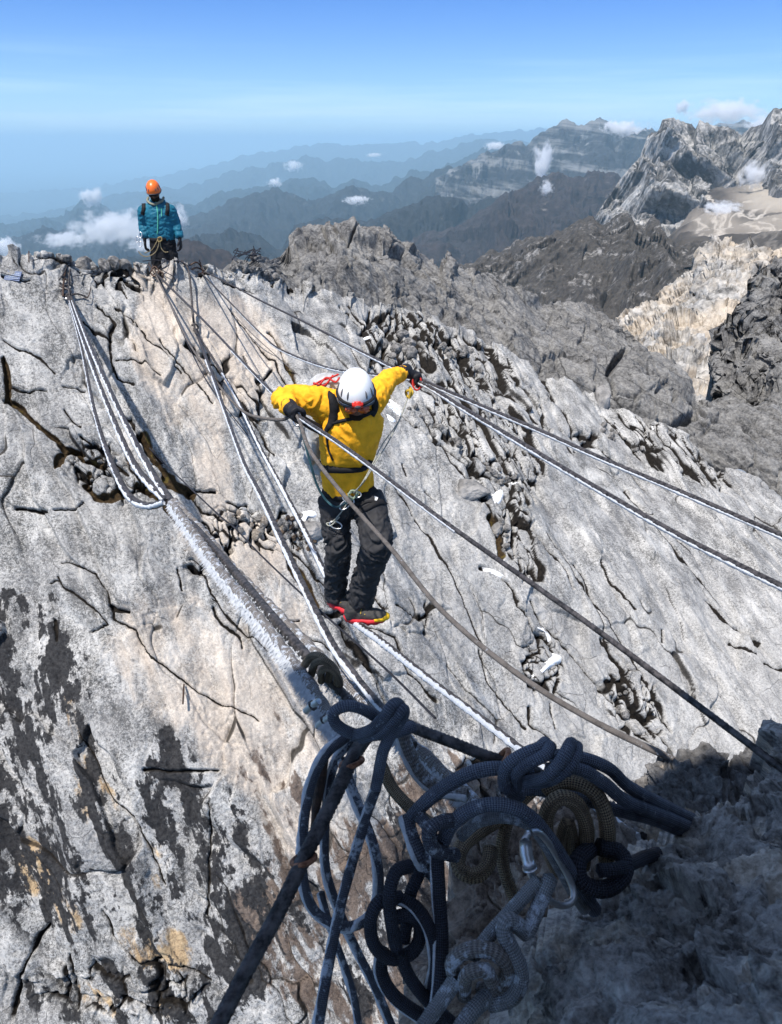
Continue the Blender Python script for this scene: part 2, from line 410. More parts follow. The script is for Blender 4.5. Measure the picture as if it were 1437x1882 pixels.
def dipping_peak():
    """Tilted limestone slabs: saw-tooth strata dipping to the right, cut by cliffs facing left."""
    nu, nv = 640, 230
    bot = [(u, max(470, v + 60), Y * 0.60) for u, v, Y in PEAK_CREST]
    P = sheet([PEAK_CREST, bot], 1080, 1640, nu, [nv])
    q = P.reshape(-1, 3)
    X, Z = q[:, 0], q[:, 2]
    t = np.repeat(np.linspace(0, 1, nv), nu)
    w = fbm(q / 320.0, 4) * 75
    a = (X + 0.50 * Z + w) / 260.0                   # runs down and to the right with the bedding
    saw = a - np.floor(a); saw = np.where(saw < 0.84, saw / 0.84, (1 - saw) / 0.16)
    a2 = (X + 0.62 * Z + w * 0.7) / 78.0
    saw2 = a2 - np.floor(a2); saw2 = np.where(saw2 < 0.8, saw2 / 0.8, (1 - saw2) / 0.2)
    a3 = (X + 0.66 * Z + w * 0.5) / 24.0
    saw3 = np.abs((a3 - np.floor(a3)) - 0.5) * 2
    e = smooth(t, 0.0, 0.12)
    d = (-(saw) * 160 - saw2 * 40) * e + fbm(q / 90.0, 5) * 9 * (0.3 + e) - saw3 * 6 + 60 * e
    d += ridged(q / np.array([150.0, 150.0, 400.0]), 4) * 10 * e
    wf = np.stack([w, w * 0, -w], -1) / 200
    fa, _ = facets(q / np.array([150., 300, 210]) + wf, 1.0); fb, _ = facets(q / np.array([52., 90, 80]) + wf * 2, 1.0); fc, _ = facets(q / np.array([18., 30, 26]) + wf * 3, 1.0)
    d += (fa * 34 + fb * 18 + fc * 8) * (.25 + .75 * e)
    n = np.array([-0.12, -0.86, 0.5])
    q = q + d[:, None] * n
    P = q.reshape(nv, nu, 3)
    P = add_back(P, 6, 500, 500)
    o = link("limestone_peak", mesh_from("limestone_peak", P.reshape(-1, 3), grid_faces(P.shape[0], nu), True), M_peak)
    tag(o, "jagged pale grey limestone peak with tilted slabs at right", None, None, 'structure')
dipping_peak()

def valley():
    m = MT("pale_quarry_floor", 0.95, 0.1)
    c = m.coord((1, 0.42, 1), (0, 0, 0.5)); w = m.warp(c, 0.0035, 200)
    v1 = m.noise(w, 0.0032, 6, 0.55)
    track = m.rng(m.math('ABSOLUTE', m.math('SUBTRACT', v1, 0.5)), 0.0, 0.020, 1, 0)
    t2 = m.rng(m.math('ABSOLUTE', m.math('SUBTRACT', m.noise(w, 0.0062, 5), 0.47)), 0.0, 0.025, 1, 0)
    base = m.mix(m.rng(m.noise(c, 0.012, 8, 0.6), 0.35, 0.65), (0.045, 0.040, 0.037), (0.17, 0.15, 0.13))
    pale = m.attr("pale")
    col = m.mix(m.math('MULTIPLY', m.math('MAXIMUM', track, t2), m.rng(m.attr('tr'), 0, 1, 0, 0.85)), base, (0.50, 0.46, 0.41))
    col = m.mix(m.math('MULTIPLY', pale, m.rng(m.noise(w, 0.01, 6), 0.3, 0.6, 0.6, 1)), col, (0.33, 0.295, 0.25))
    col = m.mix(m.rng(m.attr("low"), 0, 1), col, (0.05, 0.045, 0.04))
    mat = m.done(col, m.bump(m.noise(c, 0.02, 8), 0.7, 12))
    nu, nv = 260, 120
    P = sheet([[(1130, 470, 2400), (1215, 450, 2300), (1250, 415, 2300), (1300, 360, 2500), (1437, 335, 2600), (1700, 300, 2600)],
               [(1130, 500, 1900), (1215, 480, 1850), (1250, 440, 1800), (1437, 400, 1850), (1700, 400, 1850)],
               [(1130, 520, 1200), (1240, 500, 1250), (1437, 500, 1150), (1700, 520, 1100)]], 1150, 1660, nu, [nv // 2, nv // 2])
    q = P.reshape(-1, 3)
    U, V = project(q)
    q[:, 2] += fbm(q / 180.0, 5) * 22 + fbm(q / 600.0, 2) * 25
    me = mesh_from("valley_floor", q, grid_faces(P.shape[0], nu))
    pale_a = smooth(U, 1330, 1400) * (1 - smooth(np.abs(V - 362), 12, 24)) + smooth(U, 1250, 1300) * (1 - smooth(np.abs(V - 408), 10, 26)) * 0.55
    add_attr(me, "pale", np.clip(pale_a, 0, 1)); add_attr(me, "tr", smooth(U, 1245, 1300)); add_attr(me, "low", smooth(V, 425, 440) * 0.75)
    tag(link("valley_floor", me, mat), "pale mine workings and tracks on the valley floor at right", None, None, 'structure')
valley()

mountain("brown_ridge", [(820, 500, 1800), (870, 480, 1800), (900, 464, 1800), (937, 462, 1800), (960, 449, 1760), (997, 434, 1720), (1034, 423, 1700), (1064, 404, 1680), (1087, 404, 1660), (1105, 408, 1660), (1124, 397, 1640), (1154, 400, 1600), (1172, 410, 1580), (1184, 421, 1560), (1196, 408, 1560), (1210, 404, 1540), (1228, 425, 1500), (1255, 449, 1460), (1274, 457, 1440), (1330, 470, 1400), (1437, 478, 1360), (1600, 480, 1300)],
         M_brown, "dark brown rocky ridge above the pale orange cliff", 0.5, 640, nu=620, nv=200, seed=9, gully=.7, crest_j=1.6)

def rough_sheet(name, P, mat, label, amp, L, aniso=(1, 1, 1), blocks=0.0, back=(3, 2), seed=0.0, tone=None, kind='structure', strata=None):
    nv, nu = P.shape[:2]
    N = normals(P).reshape(-1, 3); q = P.reshape(-1, 3)
    s = (q / L * np.array(aniso) + seed)
    w = fbm(s * 0.5, 3)
    d = fbm(s, 6) * amp
    r = ridged(s * 1.7 + w[:, None] * 0.6, 5)
    d += (r - 0.4) * amp * 0.8
    if blocks:
        wq = np.stack([w, -w, w], -1)
        d = d * .45
        for f_, g_ in ((1.3, .50), (3.6, .20), (9.5, .075)):
            fx, fe = facets(s * f_ + wq * .5 * f_ ** .5, g_); d += fx * amp * blocks
        f1, f2, idh = voro(s * 1.9 + np.stack([w, -w, w], -1) * 0.7)
        d += (idh - 0.5) * blocks * amp * .4 - (1 - smooth(f2 - f1, 0, 0.05)) * blocks * amp * 0.35
    if strata is not None:
        a = (q @ np.array(strata[0])) / strata[1] + w * 1.2
        sw = a - np.floor(a); d -= np.where(sw < 0.82, sw / 0.82, (1 - sw) / 0.18) * strata[2]
    q = q + N * d[:, None]
    P2 = add_back(q.reshape(nv, nu, 3), 5, back[0], back[1])
    me = mesh_from(name, P2.reshape(-1, 3), grid_faces(P2.shape[0], nu))
    return tag(link(name, me, mat), label, None, None, kind)

def cliff_mat():
    m = MT("pale_orange_limestone", 0.95, 0.1); c = m.coord(); w = m.warp(c, 0.05, 9)
    n = m.noise(w, 0.06, 7, 0.6); n2 = m.noise(c, 0.5, 8, 0.7)
    grey = m.mix(m.rng(n2, 0.35, 0.62), (0.11, 0.108, 0.105), (0.56, 0.54, 0.51))
    org = m.mix(m.rng(n2, 0.35, 0.62), (0.33, 0.275, 0.215), (0.62, 0.55, 0.46))
    col = m.mix(m.rng(n, 0.48, 0.60), grey, org)
    return m.done(col, m.bump(n2, 1.0, 0.8))
P = sheet([[(1120, 620, 150), (1158, 591, 150), (1191, 565, 155), (1236, 531, 160), (1277, 498, 165), (1289, 462, 165), (1305, 446, 165), (1322, 438, 165), (1348, 442, 165), (1378, 446, 160), (1400, 460, 150), (1416, 471, 150), (1437, 480, 150), (1600, 470, 150)],
           [(1100, 700, 95), (1250, 620, 110), (1437, 620, 110), (1600, 620, 110)],
           [(1100, 830, 60), (1437, 830, 60), (1600, 830, 60)]], 1110, 1560, 330, [150, 90])
rough_sheet("limestone_cliff", P, cliff_mat(), "pale orange and white limestone cliff in the gully at right", 1.7, 10.0, (1.4, 1.0, 0.45), 2.4, (30, 20), 3.0)
# ================================================================ THE ROCK WALL UNDER THE CABLES AND THE KNOB BEHIND
CRACKS = [  # (width px, depth m, moss, points)
 (9, .09, 1, [(0,647),(7,724),(33,741),(67,777),(110,811),(137,817),(147,837),(180,841)]),
 (8, .07, 1, [(125,815),(110,824),(100,850)]),
 (11, .07, 1, [(157,864),(154,884),(170,908),(200,914),(217,898)]),
 (15, .09, 1, [(262,800),(277,834),(300,868),(334,898),(354,911)]),
 (12, .09, 1, [(250,893),(277,904),(300,931),(335,965),(360,990)]),
 (8, .12, .3, [(217,754),(234,760),(267,804),(300,850)]),  # cast shadow of the frosted bundle, laid in as a dark groove
 (3, .05, 0, [(0,614),(53,637),(77,654),(97,672)]), (3, .05, 0, [(7,700),(40,705),(80,707)]),
 (3, .05, 0, [(113,697),(134,701),(154,704)]), (4, .05, 0, [(113,741),(124,761),(144,777)]),
 (6, .08, .3, [(144,794),(180,817),(207,844),(234,871)]),
 (5, .07, 0, [(180,554),(200,574),(207,590),(200,614),(204,654),(214,684),(244,700)]),
 (5, .07, 0, [(137,574),(154,587),(180,604),(200,617)]),
 (3, .05, 0, [(210,557),(247,587),(270,620),(300,640),(334,680)]),
 (2.5, .04, 0, [(214,654),(264,667),(294,690)]),
 (5, .07, 0, [(347,627),(401,680),(428,720),(448,747),(480,794),(505,835)]),
 (3, .05, 0, [(294,620),(320,654),(354,694),(394,740)]),
 (4.5, .07, 0, [(20,928),(53,934),(84,939)]), (4, .06, 0, [(97,934),(120,932),(144,929),(150,918)]),
 (3.5, .05, 0, [(111,1032),(130,1033),(153,1043)]), (3, .05, 0, [(153,1043),(170,1053),(191,1081),(202,1112),(212,1137),(250,1161),(259,1185),(278,1210),(323,1241),(365,1269),(410,1290),(477,1324)]),
 (8, .08, 0, [(202,1112),(214,1122),(237,1126)]), (3.5, .05, 0, [(105,1060),(118,1077),(146,1098),(174,1116),(202,1147),(170,1160)]),
 (4, .06, 0, [(390,1120),(407,1143),(442,1171),(445,1192)]), (3, .05, 0, [(324,1046),(334,1088)]),
 (3, .04, 0, [(369,1050),(383,1081),(398,1110)]), (3, .04, 0, [(390,1105),(452,1168),(500,1199),(530,1240)]),
 (5, .05, 0, [(97,1140),(104,1178)]), (6, .05, 0, [(92,1070),(108,1068)]),
 (4.5, .07, 0, [(267,1416),(336,1419),(401,1414)]), (3.5, .05, 0, [(147,1343),(173,1399),(203,1464),(259,1520),(280,1567),(302,1628)]),
 (4.5, .06, 0, [(185,1680),(211,1744),(255,1779),(328,1779),(388,1805)]), (3.5, .05, 0, [(384,1473),(388,1567),(380,1688)]),
 (9, .1, 0, [(70,1720),(43,1762),(17,1818),(10,1882)]), (5, .06, 0, [(116,1775),(129,1878)]),
 (5, .07, 0, [(531,1143),(555,1134)]), (5, .08, 0, [(531,1143),(561,1164),(602,1181),(625,1199),(631,1225)]),
 (11, .12, 0, [(596,1120),(615,1126),(640,1120)]), (9, .14, 0, [(631,1143),(654,1187),(669,1216),(695,1262),(720,1300)]),
 (13, .08, .8, [(531,1012),(543,1035),(572,1079),(587,1111)]), (4, .07, 0, [(543,1012),(572,1044),(599,1073)]),
 (4.5, .08, 0, [(420,921),(438,933),(455,924)]), (11, .14, 0, [(424,985),(417,1017)]), (5, .08, 0, [(395,900),(350,905),(372,940),(410,960)]),
 (7, .1, 0, [(692,1059),(689,1088),(710,1122)]), (4.5, .07, 0, [(727,1116),(755,1125),(770,1139),(790,1125)]),
 (5, .08, 0, [(670,1150),(720,1175),(745,1240),(800,1290)]),
 (8, .12, .2, [(700,690),(722,722),(739,749),(768,778),(800,803),(826,822),(858,851),(883,870),(915,886),(954,880)]),
 (3.5, .06, 0, [(800,742),(820,760),(832,784),(838,797)]), (11, .12, .9, [(902,950),(918,989),(922,1027)]),
 (7, .12, .2, [(928,912),(947,970),(950,1008),(960,1053)]), (5, .08, 0, [(940,920),(970,960),(1002,1002),(1045,1045),(1060,1080)]),
 (4, .06, 0, [(787,896),(800,908),(810,918)]), (3, .04, 0, [(746,845),(752,866)]),
 (3.5, .06, 0, [(1060,1030),(1089,1081),(1105,1125),(1117,1173),(1149,1213)]), (3.5, .06, 0, [(1107,1028),(1137,1073),(1169,1121)]),
 (6, .09, 0, [(884,1040),(936,1065),(956,1109),(988,1149),(1021,1181)]),
 (5, .08, 0, [(984,1101),(1005,1141),(1053,1189),(1101,1241),(1133,1285),(1173,1334),(1221,1374)]),
 (7, .1, .2, [(1109,1173),(1149,1233),(1177,1306),(1205,1338),(1241,1378)]),
 (5, .07, 0, [(1302,1101),(1342,1141),(1398,1181)]), (3.5, .05, 0, [(1350,1181),(1422,1221),(1470,1240)]),
 (3.5, .05, 0, [(890,1189),(908,1249),(944,1294),(980,1334)]), (5, .07, 0, [(1037,1205),(1037,1245),(1029,1269)]),
 (5, .07, 0, [(960,1233),(1009,1257)]), (5, .08, 0, [(980,1294),(988,1326),(1021,1354)]), (3, .05, 0, [(1021,1286),(1029,1334)]),
 (5, .07, 0, [(1217,1157),(1221,1182)]),
 (3.5, .06, 0, [(780,760),(830,840),(900,930),(930,1010)]), (3, .05, 0, [(1010,980),(1090,1090),(1180,1230),(1240,1340)]), (3, .05, 0, [(1150,900),(1230,1000),(1330,1110)]), (3.5, .06, 0, [(640,560),(720,660),(790,720),(880,820)]), (4, .06, 0, [(760,575),(860,660),(960,740),(1060,830)]), (3, .05, 0, [(430,560),(500,660),(560,760)]), (3, .05, 0, [(720,880),(790,980),(850,1090),(900,1190)]),
 (9, .14, 0, [(1061,791),(1098,799),(1082,810),(1107,823)]), (4, .06, 0, [(1107,823),(1150,860),(1190,900)]),
 (7, .12, .7, [(497,608),(517,648),(536,688),(550,720)]), (9, .14, 0, [(375,492),(402,500),(430,508),(449,517)]), (4, .07, 0, [(449,517),(470,539)]),
 (6, .1, 0, [(474,700),(490,688),(500,678)]), (5, .1, 0, [(626,565),(641,575),(670,608),(690,650)]), (5, .1, 0, [(666,630),(684,659),(700,680)]),
 (6, .1, 0, [(680,568),(680,597),(666,612)]), (7, .12, .3, [(724,579),(717,601),(712,630),(709,662)]), (6, .1, 0, [(742,583),(760,601),(782,586)]),
 (6, .1, .2, [(760,601),(775,630),(814,633),(850,648),(880,690)]), (5, .08, 0, [(850,740),(880,760),(920,800),(950,840)]),
 (4, .07, 0, [(225,520),(232,540)]), (5, .07, 0, [(60,470),(110,478),(150,492)]), (4, .06, 0, [(0,502),(30,508),(50,512)]),
 (5, .08, 0, [(980,640),(1010,700),(1050,760),(1060,800)]), (5, .08, 0, [(900,640),(960,700),(1000,730),(1010,790)]),
]
WALL_ROWS = [
 [(-200,466,9.2),(0,470,9.4),(60,462,9.6),(150,472,9.9),(240,488,10.1),(330,481,10.4),(430,486,11.2),(480,500,11.8),(560,520,12.6),(640,545,13.3),(700,558,13.9),(760,575,14.3),(860,608,14.8),(940,650,15.0),(1000,678,15.0),(1050,699,14.9),(1115,752,14.6),(1201,785,14.2),(1252,801,14.0),(1319,858,13.6),(1437,905,13.2),(1640,1000,12.4)],
 [(-200,700,7.9),(250,700,8.5),(600,730,9.5),(950,800,11.2),(1150,870,12.2),(1437,980,11.4),(1640,1040,10.8)],
 [(-200,941,6.9),(250,941,7.3),(600,950,8.0),(950,1000,8.8),(1300,1050,9.9),(1640,1120,9.8)],
 [(-200,1200,5.9),(250,1200,6.15),(600,1200,6.6),(950,1230,7.2),(1300,1260,7.9),(1640,1300,8.1)],
 [(-200,1500,4.9),(250,1500,5.0),(600,1500,5.25),(950,1500,5.8),(1300,1520,6.2),(1640,1550,6.4)],
 [(-200,1882,3.9),(250,1882,3.95),(600,1882,4.1),(950,1882,4.3),(1300,1882,4.6),(1640,1900,4.7)],
 [(-200,2250,3.0),(1640,2250,3.4)],
]
def ell(U, V, cx, cy, rx, ry, ang=0):
    a = math.radians(ang); x = U - cx; y = V - cy
    return 1 - smooth(np.hypot((x * math.cos(a) + y * math.sin(a)) / rx, (-x * math.sin(a) + y * math.cos(a)) / ry), 0.55, 1.15)

def build_wall():
    global WALL_P, WALL_N
    nu, nvs = 1020, [190, 180, 170, 180, 170, 60]
    P = sheet(WALL_ROWS, -160, 1600, nu, nvs)
    nv = P.shape[0]
    # ragged skyline
    cu = np.linspace(-160, 1600, nu)
    jag = fbm(np.stack([cu / 45, cu * 0, cu * 0 + 3], -1), 5, gain=.6) * 0.10 + np.where(voro(np.stack([cu / 38, cu * 0, cu * 0], -1))[2] > .6, .07, 0)
    tt = np.linspace(0, 1, nv)[:, None]
    P[:, :, 2] += jag * np.exp(-tt * 60)
    U, V = project(P.reshape(-1, 3)); U = U.astype(np.float32); V = V.astype(np.float32)
    N = normals(P).reshape(-1, 3); q = P.reshape(-1, 3).copy()
    # surface frame: a runs across the dip, b runs down it (cracks and streaks run down and to the right)
    a = q[:, 0] * 0.85 + 0.53 * (q[:, 2] + 4); b = np.hypot(q[:, 1], q[:, 2]) * 0.3 - q[:, 2]
    s = np.stack([a, b * 0.45, q[:, 1] * 0.25], -1).astype(np.float32)
    ss = np.stack([a, b, q[:, 1] * 0.3], -1).astype(np.float32)
    w = fbm(s * 0.9, 4)
    d = fbm(s * 0.55, 3) * 0.16                                            # broad swells
    d += fbm(s * 2.2 + 9, 3) * 0.028
    ca = a * 1.1 + w * 0.9                                                 # slabs stepping across the dip
    st = ca - np.floor(ca); stp = np.where(st < 0.88, st / 0.88, (1 - st) / 0.12)
    smask = 0.35 + 0.65 * smooth(fbm(s * 0.7 + 40, 2), -0.2, 0.4)
    left = 1 - smooth(U, 250, 700) * smooth(V, 900, 500) * 0
    d -= stp * 0.085 * smask
    ca2 = a * 3.4 + w * 1.4 + fbm(s * 3, 2) * 0.5; st2 = ca2 - np.floor(ca2)
    d -= np.where(st2 < 0.85, st2 / 0.85, (1 - st2) / 0.15) * 0.022 * smooth(fbm(s * 1.3 + 80, 3), -0.15, 0.35)
    wf = np.stack([fbm(ss * 1.2 + 3, 3), fbm(ss * 1.2 + 50, 3), w * 0], -1)
    fa, fe = facets(s * np.array([2.1, 1.6, 1.4]) + wf * .35, .10); d += fa
    fb, fe2 = facets(s * np.array([6.5, 4.6, 4.0]) + wf * .7 + 5, .024); d += fb * (.4 + .6 * smooth(fbm(s * 1.1 + 12, 2), -.3, .3))
    fc, _ = facets(ss * np.array([22, 15, 12]) + wf * 2, .006); d += fc
    fcr = (1 - smooth(fe, 0, .03)) * smooth(fbm(s * 1.7 + 4, 3), -.1, .25); d -= fcr * .03
    # broken blocks where the photograph shows shattered rock
    net = np.maximum.reduce([ell(U, V, 745, 630, 95, 65, 20), ell(U, V, 900, 790, 150, 75, 40), ell(U, V, 860, 660, 120, 50, 20), ell(U, V, 480, 970, 110, 50, 10) * .8,
                             ell(U, V, 930, 880, 80, 60, 30), ell(U, V, 190, 640, 90, 120, 20) * .45, ell(U, V, 960, 1000, 50, 110, -25) * .7, ell(U, V, 1170, 1290, 60, 90, -35) * .6,
                             ell(U, V, 1010, 1210, 50, 70, 0) * .6, ell(U, V, 430, 690, 60, 130, -30) * .5, ell(U, V, 380, 1010, 60, 60, 0) * .6, ell(U, V, 1230, 830, 160, 40, 30) * .8,
                             ell(U, V, 760, 1130, 90, 50, 0) * .5, ell(U, V, 200, 860, 130, 60, 20) * .5, ell(U, V, 180, 500, 120, 30, 5) * .6, ell(U, V, 480, 495, 120, 30, 15) * .6,
                             ell(U, V, 220, 1830, 220, 70, 0) * .55, ell(U, V, 850, 1480, 300, 130, 0) * .35])
    net = smooth(net + w * 0.25, 0.1, 0.75)
    wv = np.stack([fbm(ss * 3 + 3, 3), fbm(ss * 3 + 50, 3), w * 0], -1)
    f1, f2, idh = voro(ss * np.array([4.6, 3.6, 2.0]) + wv * 0.55)
    edge = 1 - smooth(f2 - f1, 0.0, 0.11)
    g1, g2, idg = voro(ss * np.array([11.0, 8.5, 4.0]) + wv * 0.9 + 7)
    edge2 = 1 - smooth(g2 - g1, 0.0, 0.13)
    d += net * ((idh - 0.5) * 0.16 - edge * 0.11) + net * net * ((idg - 0.5) * 0.06 - edge2 * 0.045)
    # sparse long natural cracks everywhere
    h1, h2, _ = voro(s * np.array([1.25, 1.0, 0.8]) + wv * 0.55 + 21)
    c3 = (1 - smooth(h2 - h1, 0.0, 0.022)) * smooth(fbm(s * 1.4 + 64, 3), 0.0, 0.3)
    c3 = c3 * .5; d -= c3 * 0.035
    k1, k2, _ = voro(s * np.array([4.2, 2.3, 1.5]) + wv * 0.8 + 33)
    c4 = (1 - smooth(k2 - k1, 0.0, 0.05)) * smooth(fbm(s * 2.1 + 14, 3), 0.05, 0.4)
    c4 = c4 * 0; d -= c4 * 0.018
    d += fbm(ss * 9, 4) * 0.010 + fbm(ss * np.array([34, 22, 20]), 3) * 0.0045
    pits = smooth(fbm(ss * 16 + 5, 2), 0.55, 0.75); d -= pits * 0.012
    # the cracks one can point to, and the bundle shadow laid in among them
    moss = np.zeros(len(q), np.float32); crk = np.zeros(len(q), np.float32)
    jx = (fbm(ss * 6 + 11, 4) * 5).astype(np.float32); jy = (fbm(ss * 6 + 71, 4) * 5).astype(np.float32)
    wmod = 1 + 1.1 * fbm(ss * 4 + 31, 3)
    for wd, dp, ms, pts in CRACKS:
        D = poly_dist(U + jx, V + jy, pts, 45)
        hw = wd * 0.5 * np.clip(wmod, 0.25, 2.0)
        x = D / np.maximum(hw, 1.7)
        k = 1 - smooth(x, 0.55, 1.2)
        d -= k * dp * 1.0
        lip = np.exp(-((x - 1.8) / 0.9) ** 2) * (D < 400); d += lip * 0.0
        crk = np.maximum(crk, k)
        if ms: moss = np.maximum(moss, (1 - smooth(x, 0.7, 1.6)) * ms)
    dirt_shade = np.maximum.reduce([crk, smooth(net, .25, .8) * (1 - smooth(f2 - f1, .03, .13)), smooth(net, .5, 1.) * smooth(edge2, .3, .7) * .8, smooth(c3, .3, .8) * .8, smooth(c4, .4, .9) * .5, smooth(fcr, .3, .8) * .7])  # dark earth in the cracks, with their shade put into the colour
    # hollows and bulges
    d += ell(U, V, 145, 1090, 90, 40, 45) * 0.07 + ell(U, V, 330, 760, 120, 220, -25) * 0.10 - ell(U, V, 235, 760, 40, 200, -28) * 0.12
    d -= ell(U, V, 40, 1500, 70, 320, -8) * 0.12 + ell(U, V, 330, 1650, 60, 220, -15) * 0.08
    dg = d.reshape(nv, nu)
    dg[1:-1, 1:-1] = (dg[1:-1, 1:-1] * 4 + (dg[:-2, 1:-1] + dg[2:, 1:-1] + dg[1:-1, :-2] + dg[1:-1, 2:]) * 2 + dg[:-2, :-2] + dg[2:, 2:] + dg[:-2, 2:] + dg[2:, :-2]) / 16
    d = dg.ravel()
    P3 = (q + N * d[:, None]).reshape(nv, nu, 3)
    WALL_P = P3; WALL_N = N.reshape(nv, nu, 3)
    # colour regions of the stone itself (lichen, water marks, iron stain): regional weights, edges come from the material
    lich = np.maximum.reduce([ell(U, V, 60, 1250, 110, 200, -12), ell(U, V, 70, 1520, 130, 260, -12), ell(U, V, 330, 1480, 70, 210, -28), ell(U, V, 420, 1560, 90, 170, -10) * .55, ell(U, V, 200, 1560, 120, 220, -25) * .7,
                              ell(U, V, 400, 1780, 130, 120, 0) * .85, ell(U, V, 15, 1140, 60, 90, 0), ell(U, V, 120, 1350, 60, 160, -25) * .9, ell(U, V, 640, 1760, 260, 170, 0) * .5, ell(U, V, 250, 1840, 240, 70, 0) * .7, ell(U, V, 860, 1600, 250, 160, 0) * .5])
    orange = np.maximum.reduce([ell(U, V, 60, 1610, 60, 85, -30), ell(U, V, 270, 1740, 95, 60, 10), ell(U, V, 110, 1690, 40, 60, -30) * .9, ell(U, V, 180, 1480, 45, 120, -20) * .7, ell(U, V, 130, 1300, 22, 110, -20) * .6, ell(U, V, 270, 1590, 40, 80, -20) * .7, ell(U, V, 215, 1840, 130, 60, 0) * .6])
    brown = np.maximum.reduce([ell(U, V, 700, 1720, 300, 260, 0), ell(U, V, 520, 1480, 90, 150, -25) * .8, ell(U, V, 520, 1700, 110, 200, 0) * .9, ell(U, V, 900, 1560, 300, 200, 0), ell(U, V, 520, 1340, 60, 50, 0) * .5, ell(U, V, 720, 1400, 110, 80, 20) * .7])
    cream = np.maximum.reduce([ell(U, V, 300, 560, 50, 110, -15), ell(U, V, 420, 640, 110, 140, -25), ell(U, V, 330, 700, 75, 170, -30) * .75, ell(U, V, 390, 860, 45, 110, -8) * .9, ell(U, V, 430, 1000, 130, 80, 15) * .85, ell(U, V, 490, 1120, 130, 110, 30) * .6, ell(U, V, 400, 1230, 240, 150, 20) * .75,
                               ell(U, V, 500, 1350, 170, 130, 20) * .95, ell(U, V, 560, 1500, 90, 120, -20) * .6, ell(U, V, 300, 1150, 120, 90, 30) * .4])
    orange = orange * .72
    pale = np.maximum(ell(U, V, 1250, 1300, 350, 260, 0), ell(U, V, 830, 1050, 200, 200, 0) * .7)
    me_P = add_back(P3, 7, 2.6, 2.4)
    padn = 7 * nu
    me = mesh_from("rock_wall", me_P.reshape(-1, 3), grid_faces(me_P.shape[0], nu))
    for nm, arr in (("lichen", lich), ("orange", orange), ("brown", brown), ("cream", cream), ("pale", pale), ("moss", moss), ("dirt_shade", dirt_shade)):
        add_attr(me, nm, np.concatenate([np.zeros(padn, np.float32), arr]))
    o = link("rock_wall", me, wall_mat())
    tag(o, "cracked pale grey limestone wall beneath the cables", None, None, 'structure')
    return o

def surf(u, v, off=0.0):         # a point on the wall below pixel (u, v), pushed out by off metres
    global _UG, _VG
    if '_UG' not in globals():
        a, b = project(WALL_P.reshape(-1, 3)); _UG = a.reshape(WALL_P.shape[:2]); _VG = b.reshape(WALL_P.shape[:2])
    j = int(np.clip(np.interp(u, _UG[400], np.arange(_UG.shape[1])), 0, _UG.shape[1] - 1))
    j0, j1 = max(0, j - 12), min(_UG.shape[1], j + 13)
    D = (_UG[:, j0:j1] - u) ** 2 + (_VG[:, j0:j1] - v) ** 2
    k = np.unravel_index(np.argmin(D), D.shape)
    return WALL_P[k[0], j0 + k[1]] + WALL_N[k[0], j0 + k[1]] * off

